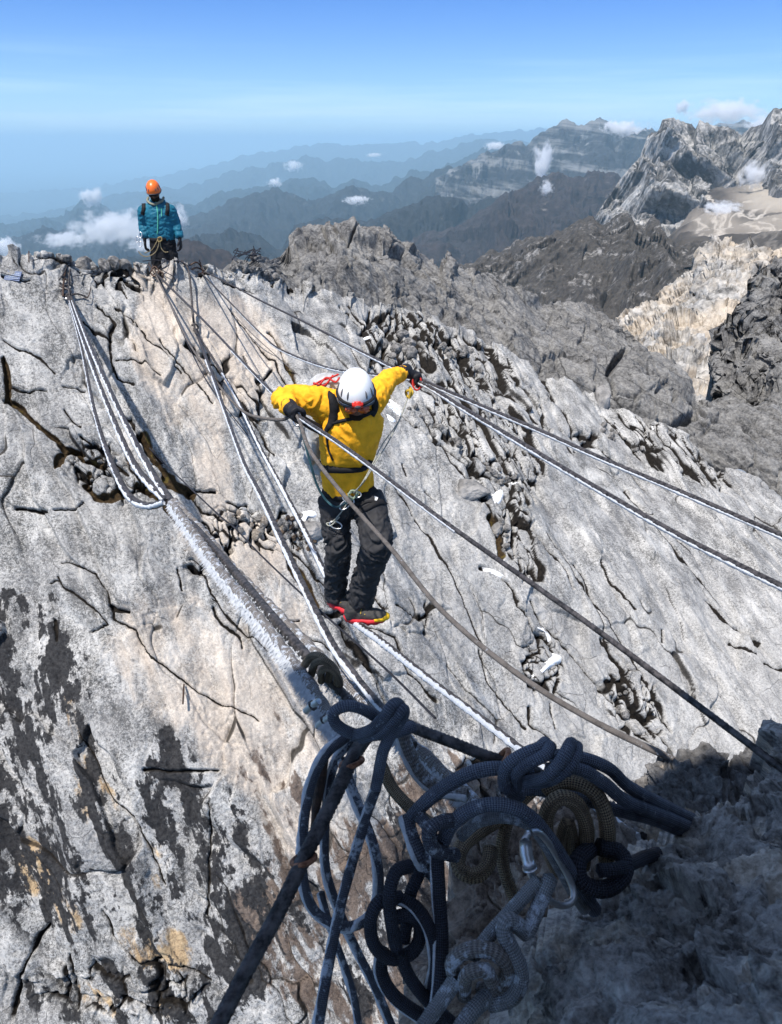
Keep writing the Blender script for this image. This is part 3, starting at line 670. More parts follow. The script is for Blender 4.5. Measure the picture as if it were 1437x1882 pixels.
def wall_mat():
    m = MT("weathered_limestone", 0.9, 0.2)
    c = m.coord(); wp = m.warp(c, 1.6, 0.35)
    cs = m.coord((1.0, 0.45, 0.45), (0, math.radians(32), 0)); ws = m.warp(cs, 1.8, 0.35)
    big_ = m.noise(wp, 1.1, 5, 0.55); mid = m.noise(ws, 5.0, 8, 0.62); fine = m.noise(c, 30.0, 6, 0.78); spk = m.noise(m.warp(c, 30, 0.05), 62.0, 3, 0.8)
    streak = m.noise(m.coord((7.0, 0.8, 0.8), (0, math.radians(32), 0)), 1.6, 7, 0.65)
    g = m.math('ADD', m.math('MULTIPLY', mid, 0.30), m.math('ADD', m.math('MULTIPLY', fine, 0.32), m.math('MULTIPLY', spk, 0.38)))
    grey = m.mix(m.rng(g, 0.435, 0.56), (0.085, 0.085, 0.083), (0.60, 0.59, 0.57))
    grey = m.mix(m.math('MULTIPLY', m.rng(streak, 0.5, 0.68), 0.35), grey, (0.20, 0.202, 0.208))
    grey = m.mix(m.math('MULTIPLY', m.rng(big_, 0.45, 0.62), 0.35), grey, (0.24, 0.24, 0.245))
    crm = m.mix(m.rng(g, 0.38, 0.58), (0.26, 0.225, 0.195), (0.70, 0.63, 0.55))
    crm = m.mix(m.math('MULTIPLY', m.rng(streak, 0.52, 0.7), 0.3), crm, (0.40, 0.33, 0.28))
    nn = {}
    def region(attr, a, b, sc=1.5, amp=5.0):
        if sc not in nn: nn[sc] = m.math('ADD', m.math('MULTIPLY', m.noise(m.warp(cs, sc * 1.3, 0.5 / sc), sc, 10, 0.66), 0.7), m.math('MULTIPLY', streak, 0.3))
        return m.math('MULTIPLY', m.rng(m.attr(attr), 0.0, 0.3), m.rng(m.math('ADD', m.math('MULTIPLY', m.attr(attr), 0.85), m.math('MULTIPLY', m.math('SUBTRACT', nn[sc], 0.5), amp)), a, b, 0, 1, True))
    col = m.mix(m.math('MULTIPLY', m.attr('pale'), 0.30), grey, (0.44, 0.43, 0.415))
    col = m.mix(region('cream', 0.15, 0.85, 1.5, 4.0), col, crm)
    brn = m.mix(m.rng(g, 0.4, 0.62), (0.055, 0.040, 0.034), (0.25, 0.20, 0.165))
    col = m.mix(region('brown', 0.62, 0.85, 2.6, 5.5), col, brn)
    org = m.mix(m.rng(g, 0.40, 0.56), (0.17, 0.11, 0.06), (0.62, 0.46, 0.28))
    col = m.mix(region('orange', 0.5, 0.85, 2.9, 5.0), col, org)
    cl = m.coord((1.0, 0.24, 0.24), (0, math.radians(27), 0)); lst = m.math('ADD', m.math('MULTIPLY', m.noise(m.warp(cl, 5.0, 0.14), 5.0, 12, 0.64), 0.72), m.math('MULTIPLY', m.noise(c, 9.0, 8, .65), 0.28))
    li = m.math('MULTIPLY', m.rng(m.attr('lichen'), 0.02, 0.2), m.rng(m.math('ADD', m.math('MULTIPLY', m.attr('lichen'), 0.60), m.math('MULTIPLY', m.math('SUBTRACT', lst, 0.5), 8.0)), 0.42, 0.60))
    blk = m.mix(m.rng(fine, 0.35, 0.65), (0.012, 0.012, 0.014), (0.060, 0.060, 0.062))
    col = m.mix(li, col, blk)
    col = m.mix(m.rng(m.attr('dirt_shade'), 0.3, 0.75), col, m.mix(m.rng(fine, 0.4, 0.6), (0.006, 0.005, 0.005), (0.024, 0.020, 0.016)))
    # hair cracks
    ed = m.voro(m.warp(m.coord((1.0, 0.6, 0.6), (0, math.radians(32), 0)), 2.4, 0.4), 3.4)
    hair = m.math('MULTIPLY', m.rng(ed, 0.0, 0.012, 1, 0), m.rng(big_, 0.52, 0.60))
    col = m.mix(m.math('MULTIPLY', hair, 0.45), col, (0.05, 0.045, 0.04))
    ms = m.mix(m.rng(fine, 0.35, 0.65), (0.018, 0.011, 0.007), (0.075, 0.050, 0.022))
    ms = m.mix(m.rng(m.noise(c, 9.0, 4), 0.60, 0.66), ms, (0.10, 0.075, 0.02))
    col = m.mix(m.rng(m.attr('moss'), 0.25, 0.6), col, ms)
    hb = m.math('ADD', m.math('MULTIPLY', fine, 0.6), m.math('MULTIPLY', spk, 0.4))
    nb = m.bump(hb, 1.0, 0.022)
    nb = m.bump(mid, 0.8, 0.05, nb)
    nb = m.bump(m.math('MULTIPLY', hair, -1.0), 0.8, 0.01, nb)
    return m.done(col, nb)
build_wall()

# the darker knob and ridge behind the wall
def ridge_mat():
    m = MT("dark_weathered_limestone", 0.92, 0.2); c = m.coord()
    cs = m.coord((1.0, 0.5, 0.22), (0, math.radians(52), 0)); ws = m.warp(cs, 0.8, 0.35)
    mid = m.noise(ws, 2.6, 9, 0.68); fine = m.noise(c, 13.0, 7, 0.75)
    g = m.math('ADD', m.math('MULTIPLY', mid, 0.45), m.math('MULTIPLY', fine, 0.55))
    col = m.mix(m.rng(g, 0.40, 0.60), (0.05, 0.05, 0.052), (0.30, 0.295, 0.285))
    ed = m.voro(ws, 1.5)
    hair = m.math('MULTIPLY', m.rng(ed, 0.0, 0.03, 1, 0), m.rng(m.noise(c, 0.5, 4), 0.45, 0.6))
    col = m.mix(hair, col, (0.03, 0.03, 0.03))
    return m.done(col, m.bump(mid, 0.8, 0.12, m.bump(fine, 0.9, 0.04)))
M_ridge = ridge_mat()
P = sheet([[(300,560,13),(380,500,13.5),(415,480,14),(440,462,14.5),(475,450,15),(500,462,16),(525,460,18),(533,440,20),(545,422,21),(562,411,21.5),(600,404,22),(625,401,22),(660,407,22),(690,409,22),(705,403,22),(722,408,22),(745,425,22.5),(780,455,23),(805,462,23),(822,458,23),(838,468,23),(850,480,23.5),(880,488,24),(900,500,24.5),(950,520,25),(1000,545,26),(1050,543,27),(1090,558,27),(1140,588,26),(1200,640,24),(1240,690,22),(1275,732,20.5),(1300,722,20),(1330,735,20),(1437,740,20),(1640,800,19)],
           [(300,600,12.2),(500,530,13.6),(640,560,14.6),(760,600,15.8),(940,640,17.5),(1115,700,17.8),(1201,765,16.6),(1300,800,16.2),(1437,830,16),(1640,900,15)],
           [(300,700,11.4),(500,640,12.9),(640,660,13.9),(760,690,14.9),(940,750,15.8),(1115,830,15.6),(1201,870,15.2),(1437,980,14.4),(1640,1100,13.5)]], 330, 1600, 760, [240, 110])
def ridge_disp():
    nv, nu = P.shape[:2]; N = normals(P).reshape(-1, 3); q = P.reshape(-1, 3).copy()
    U, V = project(q); U = U.astype(np.float32); V = V.astype(np.float32)
    a = q[:, 0] * .62 + 0.78 * q[:, 2]; b = q[:, 0] * 0.78 - q[:, 2] * 0.62
    s = np.stack([a, b * 0.35, q[:, 1] * 0.3], -1).astype(np.float32)
    w = fbm(s * 0.35, 4)
    d = (fbm(s * 0.22, 3) * 0.4 + (ridged(s * 0.8 + w[:, None], 5) - .35) * 0.25) * smooth(np.repeat(np.arange(nv), nu), 0, 60)
    for fr, am in ((0.9, 0.22), (2.6, 0.13), (6.5, 0.075)):
        x = a * fr + w * 1.4 + fbm(s * fr, 2) * .5; x = x - np.floor(x)
        d -= np.where(x < .8, x / .8, (1 - x) / .2) * am * (0.4 + 0.6 * smooth(fbm(s * 0.6 + 10 * fr, 2), -.3, .3))
    f1, f2, idh = voro(s * np.array([1.5, 2.4, 1.2]) + w[:, None])
    d += (idh - .5) * 0.10 - (1 - smooth(f2 - f1, 0, .06)) * 0.10
    g1, g2, idg = voro(s * np.array([4.5, 6.0, 3.0]) + w[:, None] * 2)
    d += (idg - .5) * 0.03 - (1 - smooth(g2 - g1, 0, .1)) * 0.025
    d += fbm(s * 7, 4) * 0.03
    wf = np.stack([w, -w, w * .5], -1)
    fa, fe = facets(s * np.array([.9, 1.3, .9]) + wf * .6, .18); d += fa * smooth(np.repeat(np.arange(nv), nu), 0, 40)
    fb, _ = facets(s * np.array([3.0, 4.2, 3.0]) + wf, .06); d += fb
    fc, _ = facets(s * np.array([9, 13, 9]) + wf * 2, .022); d += fc
    for wd, dp, pts in [(5, .35, [(590,420),(615,460),(637,496)]), (6, .4, [(608,409),(612,425),(640,445),(659,489)]), (4, .3, [(640,445),(655,430),(680,433)]), (4, .3, [(668,475),(690,462),(720,465)]),
                        (5, .4, [(804,462),(808,482)]), (5, .4, [(816,462),(820,490)]), (14, .5, [(1118,690),(1130,673),(1146,656)]), (6, .3, [(1118,690),(1135,720),(1170,730)]),
                        (13, .6, [(1135,735),(1170,752),(1205,768),(1240,772),(1275,765)]), (10, .5, [(1284,757),(1320,765),(1346,771),(1392,795)]), (6, .3, [(1200,730),(1230,735),(1232,748)])]:
        D = poly_dist(U + w * 6, V + w * 6, pts, 40)
        d -= (1 - smooth(D / (wd * .5), .5, 1.2)) * dp
    d += ell(U, V, 1200, 700, 90, 45, 30) * 0.3
    return (q + N * d[:, None]).reshape(nv, nu, 3), nu
P4, nu4 = ridge_disp()
P4 = add_back(P4, 5, 5, 6)
tag(link("rock_ridge", mesh_from("rock_ridge", P4.reshape(-1, 3), grid_faces(P4.shape[0], nu4)), M_ridge), "darker grey rocky knob and ridge behind the wall", None, None, 'structure')

P = sheet([[(1290,800,30),(1318,735,31),(1334,690,32),(1336,640,33),(1345,592,34),(1362,560,35),(1375,530,35),(1383,515,35),(1398,508,36),(1408,492,37),(1420,482,38),(1437,470,38),(1600,420,38)],
           [(1290,830,26),(1340,760,26),(1437,640,29),(1600,600,30)],
           [(1290,860,22),(1340,800,22),(1437,790,21),(1600,800,21)]], 1296, 1590, 240, [130, 90])
qo = P.reshape(-1, 3); P[:, :, 0] += (fbm(np.stack([qo[:, 2] * .9, qo[:, 1] * .1, qo[:, 2] * 0], -1), 5, gain=.65) * .8).reshape(P.shape[:2])
rough_sheet("rock_outcrop", P, M_ridge, "fractured grey rock outcrop at the right edge above the ridge", 0.95, 3.0, (1.0, 1.0, 0.7), 1.1, (8, 8), 12.0)
# ================================================================ NEAR ROCK AND LEDGE ON THE PHOTOGRAPHER'S SIDE
def catmull(P, n):                # P (k, ...) -> n samples, uniform
    P = np.asarray(P, float); K = len(P)
    ext = np.concatenate([2 * P[:1] - P[1:2], P, 2 * P[-1:] - P[-2:-1]], 0)
    t = np.linspace(0, K - 1, n); i = np.minimum(t.astype(int), K - 2); f = (t - i).reshape((-1,) + (1,) * (P.ndim - 1))
    p0, p1, p2, p3 = ext[i], ext[i + 1], ext[i + 2], ext[i + 3]
    return 0.5 * ((2 * p1) + (-p0 + p2) * f + (2 * p0 - 5 * p1 + 4 * p2 - p3) * f ** 2 + (-p0 + 3 * p1 - 3 * p2 + p3) * f ** 3)

def patch(rows, nu, nv):
    R = catmull(np.array(rows), nv)
    return catmull(R.transpose(1, 0, 2), nu).transpose(1, 0, 2)

def pxrow(pts): return [tuple(PD(u, v, d)) for u, v, d in pts]

def near_mat():
    m = MT("dark_near_rock", 0.9, 0.25); c = m.coord(); w = m.warp(c, 6, 0.15)
    mid = m.noise(w, 9, 9, 0.62); fine = m.noise(c, 70, 6, 0.7)
    g = m.math('ADD', m.math('MULTIPLY', mid, 0.5), m.math('MULTIPLY', fine, 0.5))
    col = m.mix(m.rng(g, 0.38, 0.6), (0.07, 0.068, 0.066), (0.52, 0.50, 0.475))
    tan = m.rng(m.math('ADD', m.math('MULTIPLY', m.noise(w, 7.0, 7, 0.6), 0.7), m.math('MULTIPLY', m.noise(c, 2.3, 2), 0.3)), 0.545, 0.60)
    col = m.mix(tan, col, m.mix(m.rng(fine, 0.35, 0.65), (0.30, 0.27, 0.23), (0.72, 0.66, 0.58)))  # pale tan stone, also standing in for sun dapples
    pit = m.rng(m.noise(c, 34, 3, 0.5), 0.68, 0.74)
    col = m.mix(pit, col, (0.012, 0.012, 0.014))
    return m.done(col, m.bump(mid, 0.8, 0.03, m.bump(fine, 0.9, 0.008)))
M_near = near_mat()

def near_rock():
    rows = [pxrow([(840,2020,1.0),(958,1790,1.02),(1030,1712,1.05),(1100,1640,1.1),(1190,1560,1.16),(1270,1518,1.22),(1360,1470,1.3),(1405,1420,1.35),(1440,1340,1.4)]),
            pxrow([(960,2080,.84),(1060,1870,.86),(1130,1790,.88),(1200,1720,.92),(1280,1640,.98),(1350,1585,1.04),(1430,1530,1.12),(1480,1460,1.18),(1520,1370,1.24)]),
            pxrow([(1200,2200,.60),(1300,2000,.62),(1370,1900,.65),(1440,1810,.70),(1500,1730,.76),(1560,1650,.82),(1620,1570,.9),(1660,1480,.98),(1700,1370,1.08)]),
            [(.42,.10,-.50),(.46,.17,-.45),(.50,.24,-.38),(.55,.32,-.32),(.60,.40,-.25),(.66,.50,-.18),(.74,.62,-.08),(.84,.74,.0),(.95,.88,.1)],
            [(.66,-.10,-.2),(.70,-.05,-.15),(.75,.04,-.1),(.8,.15,-.05),(.85,.28,.0),(.9,.40,.05),(.98,.52,.1),(1.1,.66,.15),(1.3,.8,.2)],
            [(1.3,-.5,.0),(1.32,-.35,.05),(1.35,-.15,.1),(1.4,.05,.15),(1.44,.25,.2),(1.5,.45,.2),(1.6,.62,.25),(1.8,.75,.3),(2.0,.85,.3)]]
    nu, nv = 420, 420
    P = patch(rows, nu, nv)
    # most rows where the camera looks
    N = -normals(P).reshape(-1, 3); q = P.reshape(-1, 3).copy()
    if (N @ np.array([-0.6, -0.2, 0.7])).mean() < 0: N = -N
    s = np.stack([q[:, 0] + q[:, 1] * .7, (q[:, 1] - q[:, 0]) * .5, q[:, 2] * .8], -1)
    d = fbm(s * 2.6, 4) * 0.05 + (ridged(q * 6.5, 5) - .4) * 0.035 + fbm(q * 24, 4) * 0.009 + fbm(q * 90, 3) * 0.0025
    f1, f2, idh = voro(q * 9 + fbm(q * 8, 3)[:, None] * .5)
    d += (idh - .5) * 0.008 - (1 - smooth(f2 - f1, 0, .10)) * 0.005
    for f_, g_ in ((5, .03), (15, .009), (44, .003)):
        fx, fe = facets(q * f_ + fbm(q * 6, 3)[:, None] * .5, g_); d += fx
    q = (q + N * d[:, None]).reshape(nv, nu, 3)
    q = add_back(q, 6, .5, .7)
    tag(link("near_rock", mesh_from("near_rock", q.reshape(-1, 3), grid_faces(q.shape[0], nu)), M_near), "dark shaded rock close to the camera at lower right", None, None, 'structure')
near_rock()

def ledge_mat():
    m = MT("brown_ledge_rock", 0.9, 0.2); c = m.coord(); w = m.warp(c, 5, 0.2)
    mid = m.noise(w, 8, 9, 0.66); fine = m.noise(c, 60, 6, 0.72)
    g = m.math('ADD', m.math('MULTIPLY', mid, 0.5), m.math('MULTIPLY', fine, 0.5))
    brn = m.mix(m.rng(g, 0.38, 0.62), (0.08, 0.062, 0.052), (0.46, 0.38, 0.31))
    gry = m.mix(m.rng(g, 0.38, 0.62), (0.04, 0.04, 0.04), (0.30, 0.29, 0.28))
    col = m.mix(m.attr("grey"), brn, gry)
    tan = m.rng(m.noise(w, 5.0, 8, 0.65), 0.56, 0.60)
    col = m.mix(tan, col, m.mix(m.rng(fine, .35, .65), (0.26, 0.21, 0.16), (0.60, 0.52, 0.42)))
    return m.done(col, m.bump(mid, 0.9, 0.03, m.bump(fine, 0.9, 0.008)))
def ledge():
    rows = [pxrow([(740,2080,1.5),(775,1850,1.5),(800,1700,1.55),(850,1570,1.65),(930,1505,1.75),(1050,1480,1.8),(1130,1495,1.8),(1190,1445,1.85),(1225,1408,1.85),(1280,1398,1.85),(1322,1420,1.85),(1372,1390,1.9),(1415,1396,1.9),(1520,1420,1.9)]),
            pxrow([(830,2100,1.30),(880,1900,1.30),(920,1770,1.33),(970,1680,1.38),(1040,1620,1.42),(1110,1580,1.46),(1180,1550,1.5),(1235,1500,1.55),(1270,1470,1.6),(1320,1465,1.6),(1365,1470,1.6),(1420,1460,1.6),(1470,1460,1.6),(1560,1470,1.6)]),
            pxrow([(980,2150,1.15),(1020,1960,1.15),(1060,1850,1.17),(1100,1780,1.2),(1160,1720,1.22),(1220,1680,1.25),(1280,1640,1.3),(1320,1600,1.35),(1350,1580,1.4),(1390,1570,1.4),(1430,1560,1.4),(1470,1550,1.4),(1520,1550,1.4),(1600,1560,1.4)])]
    nu, nv = 520, 240
    P = patch(rows, nu, nv)
    N = normals(P).reshape(-1, 3); q = P.reshape(-1, 3).copy()
    if (N @ np.array([-0.2, -0.8, 0.6])).mean() < 0: N = -N
    w = fbm(q * 3, 3)
    d = fbm(q * 4, 4) * 0.05 + (ridged(q * np.array([9, 9, 6]) + w[:, None], 5) - .4) * 0.06 + fbm(q * 30, 4) * 0.008
    f1, f2, idh = voro(q * 11 + w[:, None] * 1.5)
    d += (idh - .5) * 0.035 - (1 - smooth(f2 - f1, 0, .1)) * 0.022
    q = (q + N * d[:, None]); U, V = project(q); U = np.array(U)
    P3 = add_back(q.reshape(nv, nu, 3), 6, .5, .9)
    me = mesh_from("ledge_rock", P3.reshape(-1, 3), grid_faces(P3.shape[0], nu))
    add_attr(me, "grey", np.concatenate([np.ones(6 * nu), smooth(U, 1080, 1200)]))
    tag(link("ledge_rock", me, ledge_mat()), "shaded brown ledge behind the tangle of ropes", None, None, 'structure')
ledge()

# unseen rock block, added and sized to keep the sun off the near ropes
def overhang():
    bm = bmesh.new(); bmesh.ops.create_cube(bm, size=1.0); bmesh.ops.subdivide_edges(bm, edges=bm.edges[:], cuts=40, use_grid_fill=True)
    V = np.array([v.co[:] for v in bm.verts]); F_ = [tuple(v.index for v in f.verts) for f in bm.faces]; bm.free()
    # a leaning block: roof in front, thick wall behind
    x = V[:, 0] * 1.25 - .40; y = V[:, 1]; z = V[:, 2]
    front = np.interp(x, [-1.1, -.8, -.3, .1, .4], [.30, .34, .38, .44, .40])
    yy = -1.5 + (y + .5) * (front + 1.5)
    t = np.clip((yy + .35) / 1.0, 0, 1)
    bot = -2.2 * (1 - smooth(yy, -1.1, -.55)) + (1.02 + .10 * t) * smooth(yy, -1.1, -.55)
    top = 1.75 - .35 * t
    Q = np.stack([x, yy, bot + (z + .5) * (top - bot)], -1)
    n = Q - Q.mean(0); n /= np.linalg.norm(n, axis=1)[:, None]
    fx, _ = facets(Q * 3.0 + fbm(Q * 2, 3)[:, None] * .5, .10); Q = Q + n * (fbm(Q * 2.2, 4) * .06 + fx)[:, None]
    tag(link("added_shade_rock", mesh_from("added_shade_rock", Q, F_), M_near), "unseen rock block added above the camera to shade the near ropes", None, None, 'structure')
overhang()
# ================================================================ CABLES, ROPES, KNOTS
def resample(P, step):
    P = np.asarray(P, float); L = np.r_[0, np.cumsum(np.linalg.norm(np.diff(P[:, :3], axis=0), axis=1))]
    n = max(2, int(L[-1] / step) + 1); t = np.linspace(0, L[-1], n)
    return np.stack([np.interp(t, L, P[:, k]) for k in range(P.shape[1])], -1)

def frames(P):
    T = np.gradient(P, axis=0); T /= np.linalg.norm(T, axis=1)[:, None] + 1e-12
    n = np.cross(T[0], [0.3, 0.2, 1.0]); n /= np.linalg.norm(n); Ns = [n]
    for k in range(1, len(P)):
        n = Ns[-1] - T[k] * np.dot(Ns[-1], T[k]); n /= np.linalg.norm(n) + 1e-12; Ns.append(n)
    Ns = np.array(Ns); return T, Ns, np.cross(T, Ns)

def tube_mesh(name, paths, sides=10, lobes=0, lobe_amp=0.16, pitch=0.08, jitter=0.0, jf=60.0, step=None):
    """paths: list of (n,4) arrays x,y,z,radius (a list becomes one mesh of several strands)."""
    VV, FF, TL, TA = [], [], [], []; off = 0
    for A in paths:
        A = np.asarray(A, float); r0 = A[:, 3].mean()
        A = resample(A, step or max(r0 * 0.8, 0.003))
        P, R = A[:, :3], A[:, 3]; T, N, B = frames(P); n = len(P)
        L = np.r_[0, np.cumsum(np.linalg.norm(np.diff(P, axis=0), axis=1))]
        th = np.linspace(0, 2 * math.pi, sides + 1)
        rr = R[:, None] * np.ones(sides + 1)
        if lobes: rr = rr * (1 - lobe_amp * 0.5 + lobe_amp * np.abs(np.cos((th[None, :] - L[:, None] * 2 * math.pi / pitch) * lobes / 2)))
        V = P[:, None, :] + (N[:, None, :] * np.cos(th)[None, :, None] + B[:, None, :] * np.sin(th)[None, :, None]) * rr[..., None]
        if jitter:
            j = fbm(V[:, :-1].reshape(-1, 3) * jf, 3).reshape(n, sides); j = np.concatenate([j, j[:, :1]], 1)
            V = P[:, None] + (V - P[:, None]) * (1 + jitter * j[..., None])
        VV.append(V.reshape(-1, 3)); F_ = grid_faces(n, sides + 1) + off
        # end caps
        c0 = off + n * (sides + 1); VV.append(np.array([P[0] - T[0] * R[0] * .5, P[-1] + T[-1] * R[-1] * .5]))
        cap = [[c0, off + k + 1, off + k, off + k] for k in range(sides)] + [[c0 + 1, off + (n - 1) * (sides + 1) + k, off + (n - 1) * (sides + 1) + k + 1, off + (n - 1) * (sides + 1) + k + 1] for k in range(sides)]
        FF.append((F_, cap)); off = c0 + 2
        TL.append(np.repeat(L, sides + 1) / r0); TL.append([0, L[-1] / r0]); TA.append(np.tile(th, n)); TA.append([0, 0])
    V = np.concatenate(VV)
    quads = np.concatenate([f for f, c in FF]); tris = np.array([[c[0], c[1], c[2]] for f, cc in FF for c in cc])
    me = bpy.data.meshes.new(name)
    me.vertices.add(len(V)); me.vertices.foreach_set("co", V.astype(np.float32).ravel())
    nl = quads.size + tris.size; me.loops.add(nl)
    me.loops.foreach_set("vertex_index", np.concatenate([quads.ravel(), tris.ravel()]).astype(np.int32))
    npol = len(quads) + len(tris); me.polygons.add(npol)
    me.polygons.foreach_set("loop_start", np.concatenate([np.arange(len(quads)) * 4, quads.size + np.arange(len(tris)) * 3]).astype(np.int32))
    me.polygons.foreach_set("loop_total", np.concatenate([np.full(len(quads), 4), np.full(len(tris), 3)]).astype(np.int32))
    me.polygons.foreach_set("use_smooth", np.ones(npol, bool)); me.update(calc_edges=True)
    add_attr(me, "along", np.concatenate([np.asarray(x, float) for x in TL])); add_attr(me, "around", np.concatenate([np.asarray(x, float) for x in TA]))
    return me

def rope_mat(name, c1, c2, frost=0.0, fr=1.0, tracer=None, spec=0.3):
    m = MT(name, 0.85, spec)
    L = m.attr("along"); A = m.attr("around")
    k = 11.0
    s1 = m.math('SINE', m.math('ADD', m.math('MULTIPLY', A, k), m.math('MULTIPLY', L, 9.5 * fr)))
    s2 = m.math('SINE', m.math('SUBTRACT', m.math('MULTIPLY', A, k), m.math('MULTIPLY', L, 9.5 * fr)))
    w = m.math('MULTIPLY', s1, s2)
    col = m.mix(m.rng(w, -0.5, 0.5), c1, c2)
    c = m.coord(); dirt_shade = m.noise(c, 25, 6, 0.65)
    col = m.mix(m.rng(dirt_shade, 0.45, 0.65, 0, 0.5), col, tuple(x * 0.45 for x in c1))
    if tracer: col = m.mix(m.rng(m.math('MULTIPLY', w, m.math('SINE', m.math('MULTIPLY', A, 3.0))), 0.35, 0.5), col, tracer)
    if frost:
        fz = m.math('MULTIPLY', m.rng(m.noise(c, 45, 8, 0.75), 0.62 - frost * 0.2, 0.70 - frost * 0.2), 0.9)
        col = m.mix(fz, col, (0.55, 0.60, 0.68))
    return m.done(col, m.bump(w, 0.8, 0.0015, m.bump(dirt_shade, 0.4, 0.002)))

def steel_mat(name, c1, c2):
    m = MT(name, 0.55, 0.4); c = m.coord(); n = m.noise(c, 60, 5, 0.65)
    return m.done(m.mix(m.rng(n, 0.38, 0.62), c1, c2), m.bump(n, 0.5, 0.001), None, 0.35)

def frost_mat():
    m = MT("rime_frost", 0.75, 0.25); c = m.coord(); n = m.noise(c, 120, 5, 0.7)
    m.b.inputs['Subsurface Weight'].default_value = 0.0
    return m.done(m.mix(m.rng(n, 0.3, 0.7), (0.40, 0.43, 0.48), (0.64, 0.67, 0.71)), m.bump(n, 0.9, 0.003))
M_frost = frost_mat()
M_navy = rope_mat("navy_braided_rope", (0.055, 0.063, 0.090), (0.21, 0.235, 0.29), frost=0.12)
M_navyfrost = rope_mat("navy_rope_with_frost", (0.032, 0.035, 0.050), (0.15, 0.16, 0.19), frost=0.5)
M_greyrope = rope_mat("weathered_grey_rope", (0.085, 0.075, 0.07), (0.26, 0.235, 0.22), frost=0.1)
M_brownrope = rope_mat("old_brown_rope", (0.11, 0.08, 0.055), (0.46, 0.36, 0.24), tracer=(0.015, 0.012, 0.01))
M_blackrope = rope_mat("black_rope", (0.014, 0.015, 0.024), (0.062, 0.066, 0.085))
M_sling = rope_mat("frosty_grey_sling", (0.17, 0.18, 0.19), (0.34, 0.35, 0.37), frost=0.5)
M_steel = steel_mat("dark_steel_cable", (0.018, 0.017, 0.018), (0.11, 0.10, 0.10))
M_rusty = steel_mat("rusty_steel", (0.022, 0.015, 0.012), (0.085, 0.048, 0.034))
M_copper = steel_mat("copper_brown_thimble", (0.10, 0.035, 0.015), (0.42, 0.20, 0.11))
M_alu = plain("brushed_aluminium", (0.55, 0.56, 0.58), 0.32, 0.9, 0.5, 0.15, 90)
M_strap = rope_mat("grey_brown_webbing", (0.12, 0.11, 0.105), (0.27, 0.25, 0.235), frost=0.5, fr=.6)

def px_path(pts, d0, d1, smooth_n=None):
    """pts (u, v, width px); depth runs from d0 to d1 so that the rope hangs straight in space (1/d linear along the picture)."""
    p = np.array([(a[0], a[1]) for a in pts], float); w = np.array([a[2] for a in pts], float)
    if len(pts[0]) > 3 : dd = np.array([a[3] for a in pts], float)
    else:
        L = np.r_[0, np.cumsum(np.hypot(*np.diff(p, axis=0).T))]; t = L / L[-1]; dd = 1 / ((1 - t) / d0 + t / d1)
    n = smooth_n or max(24, 10 * len(pts))
    Q = catmull(np.column_stack([p, 1 / dd, w]), n); d = 1 / Q[:, 2]
    return np.column_stack([PD(Q[:, 0], Q[:, 1], d), np.maximum(Q[:, 3], .5) * (1 - .12 * (Q[:, 3] > 14)) * d / F / 2])

def frost_strip(A, side, k=0.75, off=0.75, j=0.32, a=0.0, b=1.0, fade=True):
    """rime on the windward side: a lumpy strip following a tube path."""
    A = resample(A, max(A[:, 3].mean() * 0.7, 0.004)); n = len(A); T, _, _ = frames(A[:, :3])
    s = np.asarray(side, float)[None, :] - T * (T @ np.asarray(side, float))[:, None]; s /= np.linalg.norm(s, axis=1)[:, None]
    t = np.linspace(0, 1, n); m = (t >= a) & (t <= b)
    B = A.copy(); B[:, :3] += s * (A[:, 3] * off)[:, None]; B[:, 3] *= k * 0.75 * (1 + j * fbm(A[:, :3] * 25, 3))
    B = B[m]
    return B

def spikes(A, side, count, length, a=0.0, b=1.0, spread=0.5, rad=0.0022, seed=1):
    r = np.random.default_rng(seed); T, _, _ = frames(A[:, :3]); n = len(A)
    V, Fc = [], []
    idx = (r.uniform(a, b, count) * (n - 1)); i = idx.astype(int); f = idx - i; i1 = np.minimum(i + 1, n - 1)
    C = A[i, :3] * (1 - f)[:, None] + A[i1, :3] * f[:, None]; R = A[i, 3]; Tt = T[i]
    side = np.asarray(side, float); S = side[None] - Tt * (Tt @ side)[:, None]; S /= np.linalg.norm(S, axis=1)[:, None]
    D = S + r.normal(0, spread, (count, 3)) * np.array([.5, .5, .6]); D /= np.linalg.norm(D, axis=1)[:, None]
    base = C + S * (R * 0.5)[:, None] + r.normal(0, 1, (count, 3)) * (R * .45)[:, None]
    ln = length * r.uniform(.35, 1.15, count) * (R / R.mean()) ** .5
    Xn = np.cross(D, Tt); Xn /= np.linalg.norm(Xn, axis=1)[:, None] + 1e-9; Yn = np.cross(D, Xn)
    rad = rad * r.uniform(.6, 1.5, count)
    for k in range(3):
        an = 2 * math.pi * k / 3; V.append(base + (Xn * math.cos(an) + Yn * math.sin(an)) * rad[:, None])
    V.append(base + D * ln[:, None])
    V = np.stack(V, 1).reshape(-1, 3); o = np.arange(count)[:, None] * 4
    Fc = np.concatenate([o + [0, 1, 3], o + [1, 2, 3], o + [2, 0, 3]])
    return V, Fc

def thing_at(name, A, label, cat, group=None): return empty(name, np.asarray(A)[len(A) // 2, :3] if np.asarray(A).ndim == 2 else A, label, cat, group)

def rope_thing(name, label, cat, strands, group=None):
    """strands: list of (part name, [paths], material, tube kwargs)."""
    A0 = strands[0][1][0]; root = thing_at(name, A0, label, cat, group); o3 = np.array(root.location)
    for pn, paths, mat, kw in strands:
        ps = [np.column_stack([np.asarray(p)[:, :3] - o3, np.asarray(p)[:, 3]]) for p in paths]
        o = link(pn, tube_mesh(pn, ps, **kw), mat, root)
    return root

